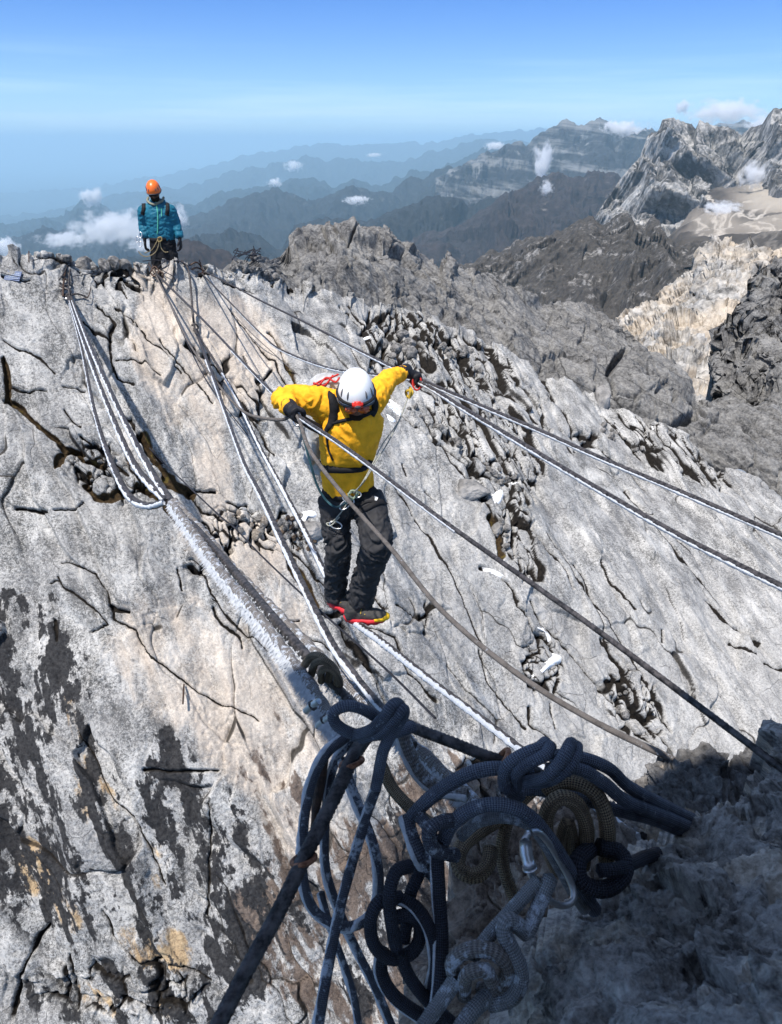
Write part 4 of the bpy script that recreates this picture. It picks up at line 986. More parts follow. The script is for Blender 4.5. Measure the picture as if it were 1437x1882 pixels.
def wd(u, v, off=.05):           # depth of the rock wall behind a picture point
    return float(surf(u, v) @ FWD) - off
WIND = (-0.75, -0.35, -0.25)
STEEL = dict(sides=16, lobes=6, lobe_amp=.28, pitch=.07)
ROPE = dict(sides=14, jitter=.07, jf=28)
FROST = dict(sides=10, jitter=.18, jf=60)
G_span = "cables spanning the gap"

def span(name, label, pts, d0, d1, mat, kw, frost=None, cat="cable", group=G_span):
    A = px_path(pts, d0, d1)
    st = [("strand", [A], mat, kw)]
    if frost:
        for fr in frost: st.append(("frost", [frost_strip(A, *fr[0], **fr[1])], M_frost, FROST))
    return rope_thing(name, label, cat, st, group), A

# hand and foot cables ------------------------------------------------------------
HAND_L = (543, 760, 4.03); HAND_R = (768, 699, 4.80)
# depths hand-picked so that near ends reach the ledge and far ends the anchors
def dline(pts, anchors):
    """give each (u,v,w) a depth: 1/d linear in picture length between anchors (index, depth)."""
    p = np.array([(a[0], a[1]) for a in pts], float); L = np.r_[0, np.cumsum(np.hypot(*np.diff(p, axis=0).T))]
    ai = [a[0] for a in anchors]; ad = [1 / a[1] for a in anchors]
    inv = np.interp(L, L[ai], ad)
    return [(a[0], a[1], a[2], 1 / i) for a, i in zip(pts, inv)]

span("hand_cable", "taut black cable from the gripping left glove down to the lower right edge",
     dline([(287,503,3.5),(380,595,3.5),(480,700,4.5),(543,760,6),(620,812,7),(700,870,7.5),(820,961,8),(960,1060,9),(1100,1160,10),(1250,1272,11.5),(1437,1413,14),(1620,1550,18)], [(0, wd(287,503,.1)), (3, 4.03), (11, 1.15)]), 0, 0, M_steel, STEEL,
     [(((-.6, -.35, -.65),), dict(k=.95, off=.9, a=.50, b=.86))])
span("hand_cable", "frosted cable running just under the upper right black cable",
     dline([(371,503,2.5),(425,558,2.5),(480,614,3),(520,645,4),(610,678,5),(700,690,6),(768,701,7),(864,758,8),(980,828,9),(1100,899,9.5),(1250,985,10.5),(1437,1078,12),(1620,1165,15)], [(0, wd(371,503,.1)), (6, 4.8), (12, 1.7)]), 0, 0, M_steel, STEEL,
     [(((-.6, -.35, -.65),), dict(k=1.0, off=.8, a=.22, b=1.)), (((-.2, -.3, 1),), dict(k=.6, off=.5, a=.46, b=.70))])
span("hand_cable", "upper black cable leaving the raised right glove toward the right edge",
     dline([(377,500,2.5),(428,525,2.5),(480,553,3),(560,592,3.5),(640,634,4.5),(704,666,5.5),(771,697,6.5),(880,744,7),(1000,795,7.5),(1100,840,8),(1270,912,9),(1437,985,10),(1620,1065,12)], [(0, wd(377,500,.1)), (6, 4.85), (12, 1.9)]), 0, 0, M_steel, STEEL,
     [(((-.6, -.35, -.65),), dict(k=.9, off=.9, a=.5, b=1.))])
span("foot_cable", "frost coated foot cable under the red and yellow boots",
     dline([(357,606,4),(401,674,4.5),(434,730,5),(480,826,6),(523,905,7.5),(566,987,9),(598,1055,10),(630,1112,11),(652,1143,12),(707,1184,13),(790,1250,14),(880,1318,16),(970,1388,18),(1060,1455,20),(1180,1540,24)], [(0, wd(357,606,.25)), (6, 5.4), (8, 5.1), (14, 1.5)]), 0, 0, M_steel, STEEL,
     [(((-.7, -.4, .35),), dict(k=1.1, off=.55, a=.16, b=1.))])
span("foot_cable", "frosted black cable left of the climber's legs, ending at the navy knot",
     dline([(334,480,3.5),(347,500,3.5),(354,574,4),(358,604,4),(367,627,5),(394,700,5.5),(421,777,6),(451,857,7),(480,912,9),(545,1050,11),(609,1180,13),(655,1245,14),(705,1305,16),(760,1370,18)], [(0, wd(334,484,.05)), (3, wd(358,604,.25)), (13, 1.25)]), 0, 0, M_steel, STEEL,
     [(((-.8, -.35, -.05),), dict(k=1.0, off=.75, a=.45, b=1.))])
span("slack_rope", "brown grey rope sagging from the left glove to the ledge at lower right",
     dline([(287,507,3),(320,574,3),(351,637,3.5),(401,707,4),(444,754,5),(480,768,6),(520,771,6.5),(545,763,7),(572,832,7.5),(640,920,8),(720,1010,8.5),(820,1130,9.5),(960,1245,11),(1100,1330,12),(1255,1404,15),(1330,1440,18)], [(0, wd(287,507,.08)), (7, 4.0), (15, 1.7)]), 0, 0, M_greyrope, ROPE, None, "rope")
span("thin_line", "thin dark cord slanting past the thick frosted bundle",
     dline([(128,545,1.6),(220,749,2),(277,826,2.2),(338,886,2.6),(406,950,3),(432,971,3),(485,1026,3.2),(572,1108,3.6),(654,1181,4),(720,1240,4.4),(800,1320,5)], [(0, wd(128,545)), (2, wd(277,826)), (10, 1.7)]), 0, 0, M_blackrope, dict(sides=8), None, "cord")
span("thin_line", "faint line of cable shadow modelled on the cream rock beside the centre anchor",  # a cable's cast shadow, modelled as a thin black strand
     dline([(290,505,1.4),(330,600,1.5),(380,700,1.7),(455,800,2)], [(0, wd(290,505)), (1, wd(330,600,.1)), (2, wd(380,700,.1)), (3, wd(455,800))]), 0, 0, M_blackrope, dict(sides=8), None, "cord")
span("thin_line", "faint modelled line of cable shadow between the two hand cables high on the wall",  # another cable shadow, modelled as a thin grey strand
     dline([(372,505,1.4),(440,590,1.5),(520,665,1.7),(600,735,2)], [(0, wd(372,505)), (1, wd(440,590,.1)), (2, wd(520,665,.1)), (3, wd(600,735))]), 0, 0, M_greyrope, dict(sides=8), None, "cord")

# the frosted bundle at left -------------------------------------------------------
a_ = px_path(dline([(124,545,3),(150,640,4),(175,760,6),(205,850,9),(238,912,12),(272,930,13),(305,922,12)], [(0, wd(124,545,.1)), (6, 3.3)]), 0, 0)
b_ = px_path(dline([(126,545,4),(158,640,6),(196,740,8),(245,850,11),(290,905,14),(318,930,16)], [(0, wd(124,545,.1)), (5, 3.3)]), 0, 0)
c_ = px_path(dline([(130,545,4),(176,660,7),(232,780,9),(285,878,12),(322,930,15)], [(0, wd(124,545,.1)), (4, 3.3)]), 0, 0)
root = rope_thing("cable_loop", "thin frosted cable looping below the bundle at left", "cable",
                  [("strand", [a_], M_steel, STEEL), ("frost", [frost_strip(a_, (-.7, -.5, -.1), k=.95, off=.6, a=.08)], M_frost, FROST)], "frosted cables from the left anchor")
root = rope_thing("frosted_cable", "left one of the two frosted cables above where the bundle thickens", "cable",
                  [("strand", [b_], M_steel, STEEL), ("frost", [frost_strip(b_, (-.7, -.5, .1), k=.95, off=.6, a=.05)], M_frost, FROST)], "frosted cables from the left anchor")
root = rope_thing("frosted_cable", "right one of the two frosted cables above where the bundle thickens", "cable",
                  [("strand", [c_], M_steel, STEEL), ("frost", [frost_strip(c_, (-.7, -.5, .1), k=.95, off=.6, a=.05)], M_frost, FROST)], "frosted cables from the left anchor")
m1 = px_path(dline([(316,925,15),(360,985,18),(400,1042,19),(455,1110,20),(500,1165,21),(540,1218,22),(575,1265,23),(605,1315,24),(632,1350,24)], [(0, 3.3), (8, 1.08)]), 0, 0)
m2 = px_path(dline([(320,922,14),(375,980,18),(418,1035,20),(470,1090,22),(520,1140,24),(575,1195,23),(640,1260,25),(705,1320,26),(770,1380,27),(830,1435,28),(880,1480,28)], [(0, 3.3), (10, 1.18)]), 0, 0)
m3 = px_path(dline([(330,938,10),(395,1010,15),(440,1062,18),(490,1122,20),(540,1180,22),(600,1245,20),(655,1300,20)], [(0, 3.25), (6, 1.2)]), 0, 0)
st = [("strand", [m1], M_strap, dict(sides=16, lobes=3, lobe_amp=.35, pitch=.25, jitter=.12, jf=20)), ("strand", [m2], M_strap, dict(sides=16, lobes=3, lobe_amp=.3, pitch=.3, jitter=.12, jf=20)),
      ("strand", [m3], M_steel, STEEL), ("frost", [frost_strip(m1, (-.85, -.25, -.35), k=.7, off=.75)], M_frost, FROST), ("frost", [frost_strip(m2, (-.85, -.25, -.35), k=.55, off=.8, a=.45)], M_frost, FROST)]
root = rope_thing("frosted_bundle", "thick bundle of straps and cable bristling with white rime", "cable", st)
o3 = np.array(root.location)
for A, n_, ln_, a0, b0, sd in ((m1, 9000, .020, 0, 1, 3), (m2, 4200, .020, .5, 1, 4), (m2, 1200, .010, 0, .5, 5), (m3, 1500, .008, .2, 1, 6)):
    V_, F_ = spikes(A, (-.75, -.25, -.7), n_, ln_, a0, b0, .22, .0017, sd)
    tag(link("frost_feathers", mesh_from("frost_feathers", V_ - o3, F_, False), M_frost, root), kind='stuff')

# foreground tangle ------------------------------------------------------------------
def W(pts, w):                    # (u, v, d) control points with one width
    return px_path([(u, v, w if np.isscalar(w) else w[i], d) for i, (u, v, d) in enumerate(pts)], 0, 0, 12 * len(pts))
G_t = "ropes and cables in the anchor tangle"
def fr(A, **k): return frost_strip(A, (-.8, -.3, .15), **k)

k1 = [W([(760,1335,1.04),(715,1348,1.02),(655,1350,.985),(620,1333,.97),(613,1310,.965),(638,1297,.965),(672,1306,.98),(702,1328,1.0),(690,1350,1.0)], 25),
      W([(650,1352,.985),(680,1342,.95),(706,1318,.94),(720,1296,.94),(732,1293,.955),(737,1310,.97),(722,1340,.985)], 25),
      W([(664,1356,.98),(697,1346,.95),(724,1322,.94),(740,1302,.945),(741,1316,.96),(722,1345,.965),(705,1378,.97),(697,1415,.975),(690,1450,.98)], 25)]
k1b = W([(690,1450,.98),(676,1490,.98),(655,1560,.97),(632,1640,.96),(612,1730,.95),(597,1810,.93),(580,1910,.92)], [24,22,22,22,23,24,26])
rope_thing("knotted_rope", "navy rope with a looped knot at the end of the frosted bundle", "rope",
           [("knot", k1, M_navy, ROPE), ("strand", [k1b], M_navyfrost, ROPE), ("frost", [fr(k1b, k=.7, off=.55)], M_frost, FROST)], G_t)
s1 = W([(690,1340,1.10),(668,1362,1.05),(645,1400,1.0),(612,1470,.96),(560,1575,.9),(512,1675,.86),(452,1785,.82),(390,1905,.78)], [26,26,28,28,29,30,31,33])
rings = []
def ring_mesh(u, v, d, ang, r, t):
    c = PD(u, v, d); th = np.linspace(0, 2 * math.pi, 28); r *= d / F; t *= d / F
    ax = RGT * math.cos(ang) - UPV * math.sin(ang); pr = RGT * math.sin(ang) + UPV * math.cos(ang)
    dv = -FWD * 1.0
    pts = c + (pr[None] * np.cos(th)[:, None] + dv[None] * np.sin(th)[:, None]) * r + ax[None] * (0.25 * np.cos(th)[:, None] * r)
    return np.column_stack([pts, np.full(28, t / 2)])
root = rope_thing("twisted_cable", "thick dark twisted cable with two copper brown rings crossing the lower frame", "cable",
           [("strand", [s1], M_steel, dict(sides=24, lobes=6, lobe_amp=.34, pitch=.045, step=.0035)), ("thimble", [ring_mesh(646, 1402, 1.0, 1.05, 20, 10)], M_copper, ROPE), ("thimble", [ring_mesh(558, 1580, .9, 1.1, 21, 10)], M_copper, ROPE)], G_t)
s5 = W([(722,1318,1.12),(762,1338,1.1),(830,1364,1.06),(890,1388,1.04),(935,1402,1.05),(990,1420,1.08)], [24,22,22,22,22,20])
rope_thing("twisted_cable", "short dark twisted cable between the navy knots with one copper ring", "cable",
           [("strand", [s5], M_steel, dict(sides=24, lobes=6, lobe_amp=.34, pitch=.045, step=.0035)), ("thimble", [ring_mesh(922, 1396, 1.03, .4, 20, 11)], M_copper, ROPE)], G_t)
l1 = W([(640,1352,1.08),(600,1385,1.06),(572,1440,1.05),(558,1520,1.04),(557,1610,1.03),(574,1668,1.03),(612,1698,1.03),(655,1700,1.04),(688,1672,1.05),(697,1620,1.05),(688,1560,1.05),(667,1500,1.06),(645,1445,1.07),(632,1395,1.08)], 21)
l2 = W([(650,1362,1.10),(622,1390,1.10),(606,1440,1.09),(598,1520,1.08),(600,1600,1.07),(622,1670,1.06),(655,1745,1.05),(690,1815,1.04),(730,1910,1.03)], 18)
l3 = W([(590,1640,1.09),(606,1700,1.08),(628,1760,1.08),(650,1830,1.07),(662,1905,1.06)], 15)
rope_thing("looped_sling", "frost edged dark sling hanging in a long loop left of the navy strand", "sling",
           [("strand", [l1], M_navyfrost, ROPE), ("frost", [fr(l1, k=.8, off=.7, j=.5)], M_frost, FROST)], G_t)
rope_thing("hanging_rope", "frost edged thin rope running down from the loop to the lower frame", "rope",
           [("strand", [l2], M_navyfrost, ROPE), ("frost", [fr(l2, k=.75, off=.7, j=.5)], M_frost, FROST)], G_t)
rope_thing("hanging_rope", "thinnest dark rope hanging behind the crossing of the sling loop", "rope",
           [("strand", [l3], M_navyfrost, ROPE), ("frost", [fr(l3, k=.7, off=.7, j=.5)], M_frost, FROST)], G_t)
ru = W([(596,1395,1.09),(588,1440,1.08),(580,1490,1.08),(574,1545,1.08)], [18,24,18,10])
rope_thing("rusty_link", "rusty red steel link inside the frosted loop", "link", [("strand", [ru], M_rusty, ROPE)], None)
for k_, (u_, v_) in enumerate([(572,1298),(594,1326)]):
    c_b = px_path([(u_ - 10, v_ + 9, 15, 1.14), (u_, v_, 15, 1.13), (u_ + 14, v_ - 10, 15, 1.12)], 0, 0)
    rope_thing("threaded_bolt", ["upper grey threaded bolt end beside the frosted bundle", "lower grey threaded bolt end beside the frosted bundle"][k_], "bolt",
               [("shank", [c_b], M_alu, dict(sides=14, lobes=0, jitter=.0, step=.002)), ("nut", [px_path([(u_ - 1, v_ + 1, 22, 1.13), (u_ + 6, v_ - 4, 22, 1.13)], 0, 0)], M_steel, dict(sides=6))], "bolts in the bundle")
w1 = [W([(560,1222,1.32),(572,1206,1.28),(592,1208,1.26),(606,1228,1.27),(604,1250,1.30)], 17), W([(572,1240,1.31),(580,1218,1.27),(600,1216,1.25),(618,1236,1.26),(620,1262,1.29)], 17), W([(590,1252,1.3),(592,1232,1.26),(610,1230,1.25),(624,1250,1.26),(622,1272,1.29)], 15)]
rope_thing("rope_wrap", "brown rope wound round the frosted bundle", "rope", [("strand", w1, M_brownrope, ROPE)])
g1 = W([(738,1345,1.14),(752,1385,1.14),(775,1425,1.14),(812,1452,1.14),(858,1462,1.13)], 30)
g2 = W([(700,1405,1.12),(722,1450,1.12),(760,1490,1.1),(800,1520,1.08)], 26)
rope_thing("webbing", "grey brown webbing with frost running down from the navy knot", "webbing",
           [("strand", [g1], M_strap, ROPE), ("frost", [fr(g1, k=.55, off=.85, j=.5)], M_frost, FROST)], G_t)
rope_thing("knotted_rope", "old brown green rope crossing behind the long navy strand", "rope", [("strand", [g2], M_brownrope, ROPE)], G_t)
n6 = W([(742,1518,1.0),(782,1474,.99),(830,1438,.98),(880,1416,.97),(935,1412,.97),(975,1422,.98)], 30)
kn = [W([(955,1462,1.0),(930,1446,.965),(930,1412,.95),(960,1388,.945),(990,1376,.95),(1003,1366,.97)], 29), W([(948,1448,.98),(950,1420,.945),(975,1402,.935),(1002,1388,.935),(1012,1370,.95)], 27),
      W([(968,1438,.96),(1002,1428,.93),(1028,1402,.925),(1042,1378,.93),(1050,1366,.95),(1056,1388,.965),(1038,1420,.97)], 27), W([(985,1440,.965),(1018,1430,.935),(1046,1408,.93),(1058,1384,.94),(1060,1372,.96)], 27)]
o1 = [W([(1010,1388,.98),(1065,1392,.99),(1118,1412,1.0),(1155,1445,1.03),(1215,1478,1.12),(1300,1520,1.40)], 27), W([(1005,1414,.98),(1060,1412,.98),(1108,1438,.99),(1150,1472,1.02),(1220,1500,1.12),(1300,1535,1.38)], 28),
      W([(920,1448,1.05),(990,1452,1.04),(1060,1464,1.03),(1130,1488,1.04),(1205,1508,1.12),(1290,1545,1.36)], 26)]
rope_thing("knotted_rope", "blue grey rope with a fat barrel knot leading to the ledge at right", "rope",
           [("strand", [n6] + o1, M_navy, ROPE), ("knot", kn, M_navy, ROPE)], G_t)
n7 = W([(812,1552,.97),(828,1518,.96),(862,1490,.955),(910,1478,.95),(962,1492,.95),(1002,1532,.955),(1034,1580,.965),(1062,1624,.98),(1092,1672,1.02)], 31)
n7b = W([(846,1538,.98),(880,1510,.97),(935,1503,.965),(980,1522,.965),(1014,1570,.97),(1048,1630,.985),(1075,1672,1.0)], 25)
n8 = [W([(748,1500,1.0),(758,1540,.98),(776,1580,.97),(800,1612,.98)], 30), W([(838,1508,.96),(806,1512,.945),(786,1532,.94),(800,1562,.95),(838,1572,.97)], 30), W([(770,1500,.98),(792,1530,.96),(790,1575,.965),(770,1605,.98)], 27)]
rope_thing("knotted_rope", "dark navy rope arching over the silver carabiner from a tight hitch", "rope",
           [("strand", [n7], M_navy, ROPE), ("strand", [n7b], M_sling, ROPE), ("knot", n8, M_navyfrost, ROPE), ("frost", [fr(n8[0], k=.6, off=.8, j=.6)], M_frost, FROST)], G_t)
v1 = W([(802,1550,.96),(806,1640,.95),(811,1720,.94),(808,1800,.92),(796,1910,.9)], 31)
rope_thing("hanging_rope", "straight black rope hanging below the hitch right of the black knot", "rope",
           [("strand", [v1], M_blackrope, ROPE), ("frost", [fr(v1, k=.30, off=.95, j=.8)], M_frost, FROST)], G_t)
v3 = [W([(775,1570,.98),(768,1610,.97),(755,1640,.96),(748,1690,.96),(742,1730,.96)], 27), W([(752,1592,.95),(728,1602,.93),(716,1640,.92),(718,1690,.92),(728,1740,.93)], 28),
      W([(735,1650,.95),(700,1655,.93),(681,1690,.925),(688,1738,.93),(722,1762,.94),(762,1745,.95),(772,1705,.955),(752,1682,.94),(715,1690,.93)], 28),
      W([(704,1745,.95),(700,1785,.95),(722,1828,.95),(765,1862,.95),(810,1885,.95)], 28), W([(728,1650,.95),(765,1668,.94),(792,1712,.94),(800,1770,.94),(790,1830,.95),(800,1880,.95)], 27), W([(735,1750,.94),(752,1795,.94),(785,1838,.94),(830,1880,.94)], 26)]
rope_thing("knotted_rope", "black rope with a round knot and two loops hanging at bottom centre", "rope",
           [("knot", v3[:3], M_blackrope, ROPE), ("strand", v3[3:], M_blackrope, ROPE), ("frost", [fr(a, k=.28, off=.95, j=.8) for a in v3[3:5]], M_frost, FROST)], G_t)
b1 = [W([(1005,1425,1.10),(965,1462,1.10),(925,1500,1.09),(880,1528,1.07),(846,1560,1.04),(844,1596,1.02),(872,1610,1.01),(896,1592,1.02),(902,1560,1.04)], 32), W([(932,1510,1.09),(922,1560,1.08),(930,1610,1.07),(950,1660,1.07)], 27)]
rope_thing("coiled_rope", "tan speckled rope curled in a hook left of the silver carabiner", "rope", [("strand", b1, M_brownrope, ROPE)], G_t)
b2 = [W([(1002,1452,1.02),(1045,1436,1.01),(1092,1456,1.0),(1115,1510,1.0),(1114,1580,1.03)], 34), W([(1025,1600,1.02),(1006,1550,1.0),(1005,1495,.99),(1028,1466,.985),(1060,1478,.99),(1078,1525,1.0),(1070,1590,1.03)], 33), W([(1030,1590,1.03),(1032,1540,1.01),(1044,1510,1.0),(1052,1550,1.01),(1048,1600,1.03)], 26)]
rope_thing("coiled_rope", "brown rope coiled in upright loops under the barrel knot", "rope", [("strand", b2, M_brownrope, ROPE)], G_t)
b3 = [W([(1085,1560,1.0),(1062,1582,.98),(1070,1622,.97),(1112,1634,.97),(1148,1606,.98),(1140,1568,1.0),(1098,1556,1.0)], 36), W([(1100,1600,.96),(1140,1596,.97),(1185,1576,1.08),(1240,1562,1.30)], 28)]
rope_thing("knotted_rope", "almost black knot lying on the near rock", "rope", [("knot", [b3[0]], M_blackrope, ROPE), ("strand", [b3[1]], M_blackrope, ROPE)], G_t)
ca = W([(972,1530,.93),(962,1550,.92),(965,1580,.91),(978,1610,.91),(998,1645,.92),(1030,1664,.94),(1052,1656,.95),(1052,1630,.96),(1034,1592,.96),(1010,1552,.95),(990,1530,.94),(972,1530,.93)], 15)
cg = W([(965,1545,.915),(967,1568,.91),(973,1592,.905)], [25,27,25]); cr_ = W([(972,1590,.905),(974,1597,.905)], 31)
rope_thing("carabiner", "silver screw gate carabiner in the middle of the rope tangle", "carabiner", [("body", [ca], M_alu, ROPE), ("screw_sleeve", [cg], M_alu, dict(sides=18)), ("sleeve_ring", [cr_], M_alu, dict(sides=18))])
sl = [W([(990,1618,.90),(950,1662,.89),(905,1712,.88),(868,1760,.87)], 29), W([(1012,1612,.90),(992,1660,.89),(968,1716,.88)], 33), W([(968,1716,.88),(935,1690,.87),(925,1712,.865),(944,1752,.86),(958,1792,.86),(942,1832,.86),(900,1845,.87)], 34)]
sk = [W([(838,1800,.88),(832,1768,.87),(866,1745,.86),(912,1752,.855),(932,1782,.86),(915,1815,.87),(880,1822,.88)], 33), W([(852,1830,.875),(858,1792,.85),(890,1782,.845),(905,1806,.85)], 30)]
sd_ = [W([(838,1800,.87),(812,1838,.86),(782,1880,.84),(758,1925,.82)], 33), W([(896,1830,.87),(862,1866,.85),(826,1925,.83)], 35)]
rope_thing("sling", "frosty blue grey sling tied below the silver carabiner in a big round knot", "sling",
           [("strand", sl + sd_, M_sling, ROPE), ("knot", sk, M_strap, ROPE)], G_t)

# far anchors -------------------------------------------------------------------------
def iron_anchor(name, label, pts_list, mat, cat="anchor", grp=None):
    rope_thing(name, label, cat, [(n_, ps, m_, kw) for n_, ps, m_, kw in pts_list], grp)
def FW(pts, w, d=None):           # points just off the rock; the third value only orders them in depth
    m_ = np.mean([p[2] for p in pts]); return px_path([(u, v, w * .72, wd(u, v, .07) + (dd - m_) * .5) for u, v, dd in pts], 0, 0, 10 * len(pts))
iron_anchor("anchor_post", "rope wrapped steel posts at the left end of the ridge",
  [("post", [FW([(123,475,9.8),(117,520,9.65),(116,545,9.6)], 5)], M_rusty, dict(sides=8)), ("post", [FW([(131,478,9.8),(126,520,9.65),(128,548,9.6)], 4)], M_steel, dict(sides=8)),
   ("knot", [FW([(112,508,9.6),(120,512,9.55),(128,520,9.6),(118,526,9.6),(110,520,9.6)], 6), FW([(110,525,9.6),(120,530,9.5),(130,536,9.55),(120,543,9.55),(112,535,9.6)], 7), FW([(112,540,9.55),(122,545,9.5),(140,540,9.55),(158,545,9.6)], 5), FW([(128,478,9.8),(118,500,9.7),(108,515,9.65)], 3)], M_steel, dict(sides=8)),
   ("shackle", [FW([(115,545,9.5),(122,549,9.45),(128,545,9.5)], 6)], M_alu, dict(sides=8))], None)
iron_anchor("anchor_knot", "tangle of cable ends on the cream rock below the climber in blue",
  [("knot", [FW([(276,500,9.75),(284,490,9.7),(292,500,9.7),(284,508,9.68),(277,502,9.7)], 4.5), FW([(280,487,9.8),(285,498,9.7),(290,512,9.65)], 3.5), FW([(293,498,9.75),(300,504,9.7),(296,512,9.7),(288,506,9.65)], 3.5), FW([(272,483,9.9),(279,494,9.75),(284,503,9.7)], 2.5)], M_rusty, dict(sides=8))], None)
iron_anchor("anchor_knot", "cluster of cable clamps where the right hand cables start",
  [("knot", [FW([(348,488,9.9),(360,482,9.9),(368,488,9.85),(372,500,9.8),(364,504,9.8)], 4), FW([(352,495,9.9),(362,492,9.85),(376,498,9.85)], 4), FW([(366,478,9.95),(370,490,9.9),(374,506,9.8)], 3.5)], M_rusty, dict(sides=8))], None)
iron_anchor("cable_knot", "small dark knot on the foot cables partway up the wall",
  [("knot", [FW([(352,598,9.0),(360,596,8.95),(364,603,8.95),(356,608,8.95)], 5), FW([(356,604,8.95),(364,610,8.9),(366,618,8.9)], 5)], M_steel, dict(sides=8))], None)
iron_anchor("loose_cable", "black cable curling over the ridge right of the climber in blue",
  [("strand", [FW([(290,492,9.9),(298,484,9.95),(308,479,10),(312,484,10),(304,492,9.95),(296,494,9.9),(304,500,9.85),(318,508,9.8),(322,515,9.75)], 2.4), FW([(262,480,10),(285,478,10.1),(310,480,10.1),(330,480,10.1),(345,492,9.9),(349,508,9.8)], 2.6)], M_blackrope, dict(sides=8))], "loose wires on the crest")
iron_anchor("loose_cable", "thin guy wire from the left posts along the ridge",
  [("strand", [FW([(132,508,9.7),(160,504,9.8),(200,498,9.95),(226,490,10.1),(262,484,10.1)], 2)], M_blackrope, dict(sides=8))], "loose wires on the crest")
iron_anchor("loose_cable", "wire drooping across the left part of the crest",
  [("strand", [FW([(58,480,9.7),(85,472,9.8),(112,478,9.8),(135,488,9.8),(148,492,9.8)], 1.8), FW([(0,500,9.45),(25,507,9.5),(50,511,9.5)], 1.8)], M_blackrope, dict(sides=8))], "loose wires on the crest")
iron_anchor("iron_stake", "short iron stake standing on the left part of the crest", [("stake", [FW([(53,462,9.75),(53,472,9.7),(53,482,9.65)], 3)], M_rusty, dict(sides=8))], None, "stake")
iron_anchor("iron_stake", "bent iron peg in the rock right of the left anchor posts", [("stake", [FW([(152,548,9.4),(162,545,9.4),(167,528,9.45)], 2.4)], M_rusty, dict(sides=8))], None, "stake")
iron_anchor("rusty_bar", "rusty bar set in the pale wall at lower left", [("stake", [FW([(338,1258,5.8),(337,1275,5.7),(336,1294,5.65)], 4.5)], M_rusty, dict(sides=8))], None, "bar")
rw = np.random.default_rng(5)
sp = []
for k_ in range(7):
    c0 = np.array([452 + rw.uniform(-18, 18), 468 + rw.uniform(-10, 8)]); pts = []
    for j_ in range(5): pts.append((c0[0] + rw.uniform(-16, 16), c0[1] + rw.uniform(-12, 14), 14.0 + rw.uniform(-.1, .1)))
    sp.append(FW(pts, 2.2))
iron_anchor("scrap_wire", "tangle of black wire on the crest left of the knob", [("strand", sp, M_blackrope, dict(sides=6))], None, "wire")
# ================================================================ PEOPLE
def ring_loft(centers, rx, ry, xdirs, n=20):
    """closed lofted solid through elliptical rings."""
    C = np.asarray(centers, float); T = np.gradient(C, axis=0); T /= np.linalg.norm(T, axis=1)[:, None]
    V = []
    th = np.linspace(0, 2 * math.pi, n, endpoint=False)
    for k in range(len(C)):
        x = np.asarray(xdirs[k] if np.ndim(xdirs) > 1 else xdirs, float); x = x - T[k] * (x @ T[k]); x /= np.linalg.norm(x); y = np.cross(T[k], x)
        V.append(C[k] + x * rx[k] * np.cos(th)[:, None] + y * ry[k] * np.sin(th)[:, None])
    V = np.concatenate(V); F_ = []
    for k in range(len(C) - 1):
        for j in range(n):
            a, b = k * n + j, k * n + (j + 1) % n; F_.append((a, b, b + n, a + n))
    a = len(V); V = np.concatenate([V, [C[0] - T[0] * min(rx[0], ry[0]) * .35, C[-1] + T[-1] * min(rx[-1], ry[-1]) * .35]])
    for j in range(n):
        F_.append((a, (j + 1) % n, j)); F_.append((a + 1, (len(C) - 1) * n + j, (len(C) - 1) * n + (j + 1) % n))
    return V, F_

def limb(pts, radii, n=16, sub=5):
    P = catmull(np.asarray(pts, float), sub * (len(pts) - 1) + 1); R = np.interp(np.linspace(0, 1, len(P)), np.linspace(0, 1, len(radii)), radii)
    T, N, B = frames(P)
    return ring_loft(P, R, R, N, n)

def ball(c, r, n=14):
    r = np.broadcast_to(np.asarray(r, float), 3); bm = bmesh.new(); bmesh.ops.create_uvsphere(bm, u_segments=n, v_segments=n - 4, radius=1)
    V = np.array([v.co[:] for v in bm.verts]) * r + np.asarray(c); F_ = [tuple(v.index for v in f.verts) for f in bm.faces]; bm.free(); return V, F_

def fuse(name, solids, voxel, smooth_it=6, wrinkle=None):
    """melt overlapping solids into one continuous skin (voxel remesh), smooth it, then fold the cloth."""
    me = bpy.data.meshes.new(name); V = []; F_ = []
    for v, f in solids:
        o = len(V); V += [tuple(x) for x in v]; F_ += [tuple(i + o for i in g) for g in f]
    me.from_pydata(V, [], F_); me.update()
    bm = bmesh.new(); bm.from_mesh(me); bmesh.ops.recalc_face_normals(bm, faces=bm.faces); bm.to_mesh(me); bm.free()
    ob = bpy.data.objects.new("tmp", me); SC.collection.objects.link(ob)
    m = ob.modifiers.new("r", 'REMESH'); m.mode = 'VOXEL'; m.voxel_size = voxel
    if smooth_it: s = ob.modifiers.new("s", 'SMOOTH'); s.factor = 0.5; s.iterations = smooth_it
    dg = bpy.context.evaluated_depsgraph_get(); out = bpy.data.meshes.new_from_object(ob.evaluated_get(dg))
    bpy.data.objects.remove(ob, do_unlink=True); bpy.data.meshes.remove(me)
    n = len(out.vertices); co = np.empty(n * 3, np.float32); out.vertices.foreach_get("co", co); co = co.reshape(-1, 3)
    if wrinkle is not None:
        no = np.empty(n * 3, np.float32); out.vertices.foreach_get("normal", no); no = no.reshape(-1, 3)
        co = co + no * wrinkle(co, no)[:, None]
    out.vertices.foreach_set("co", co.astype(np.float32).ravel())
    out.polygons.foreach_set("use_smooth", np.ones(len(out.polygons), bool)); out.name = name; out.update()
    return out

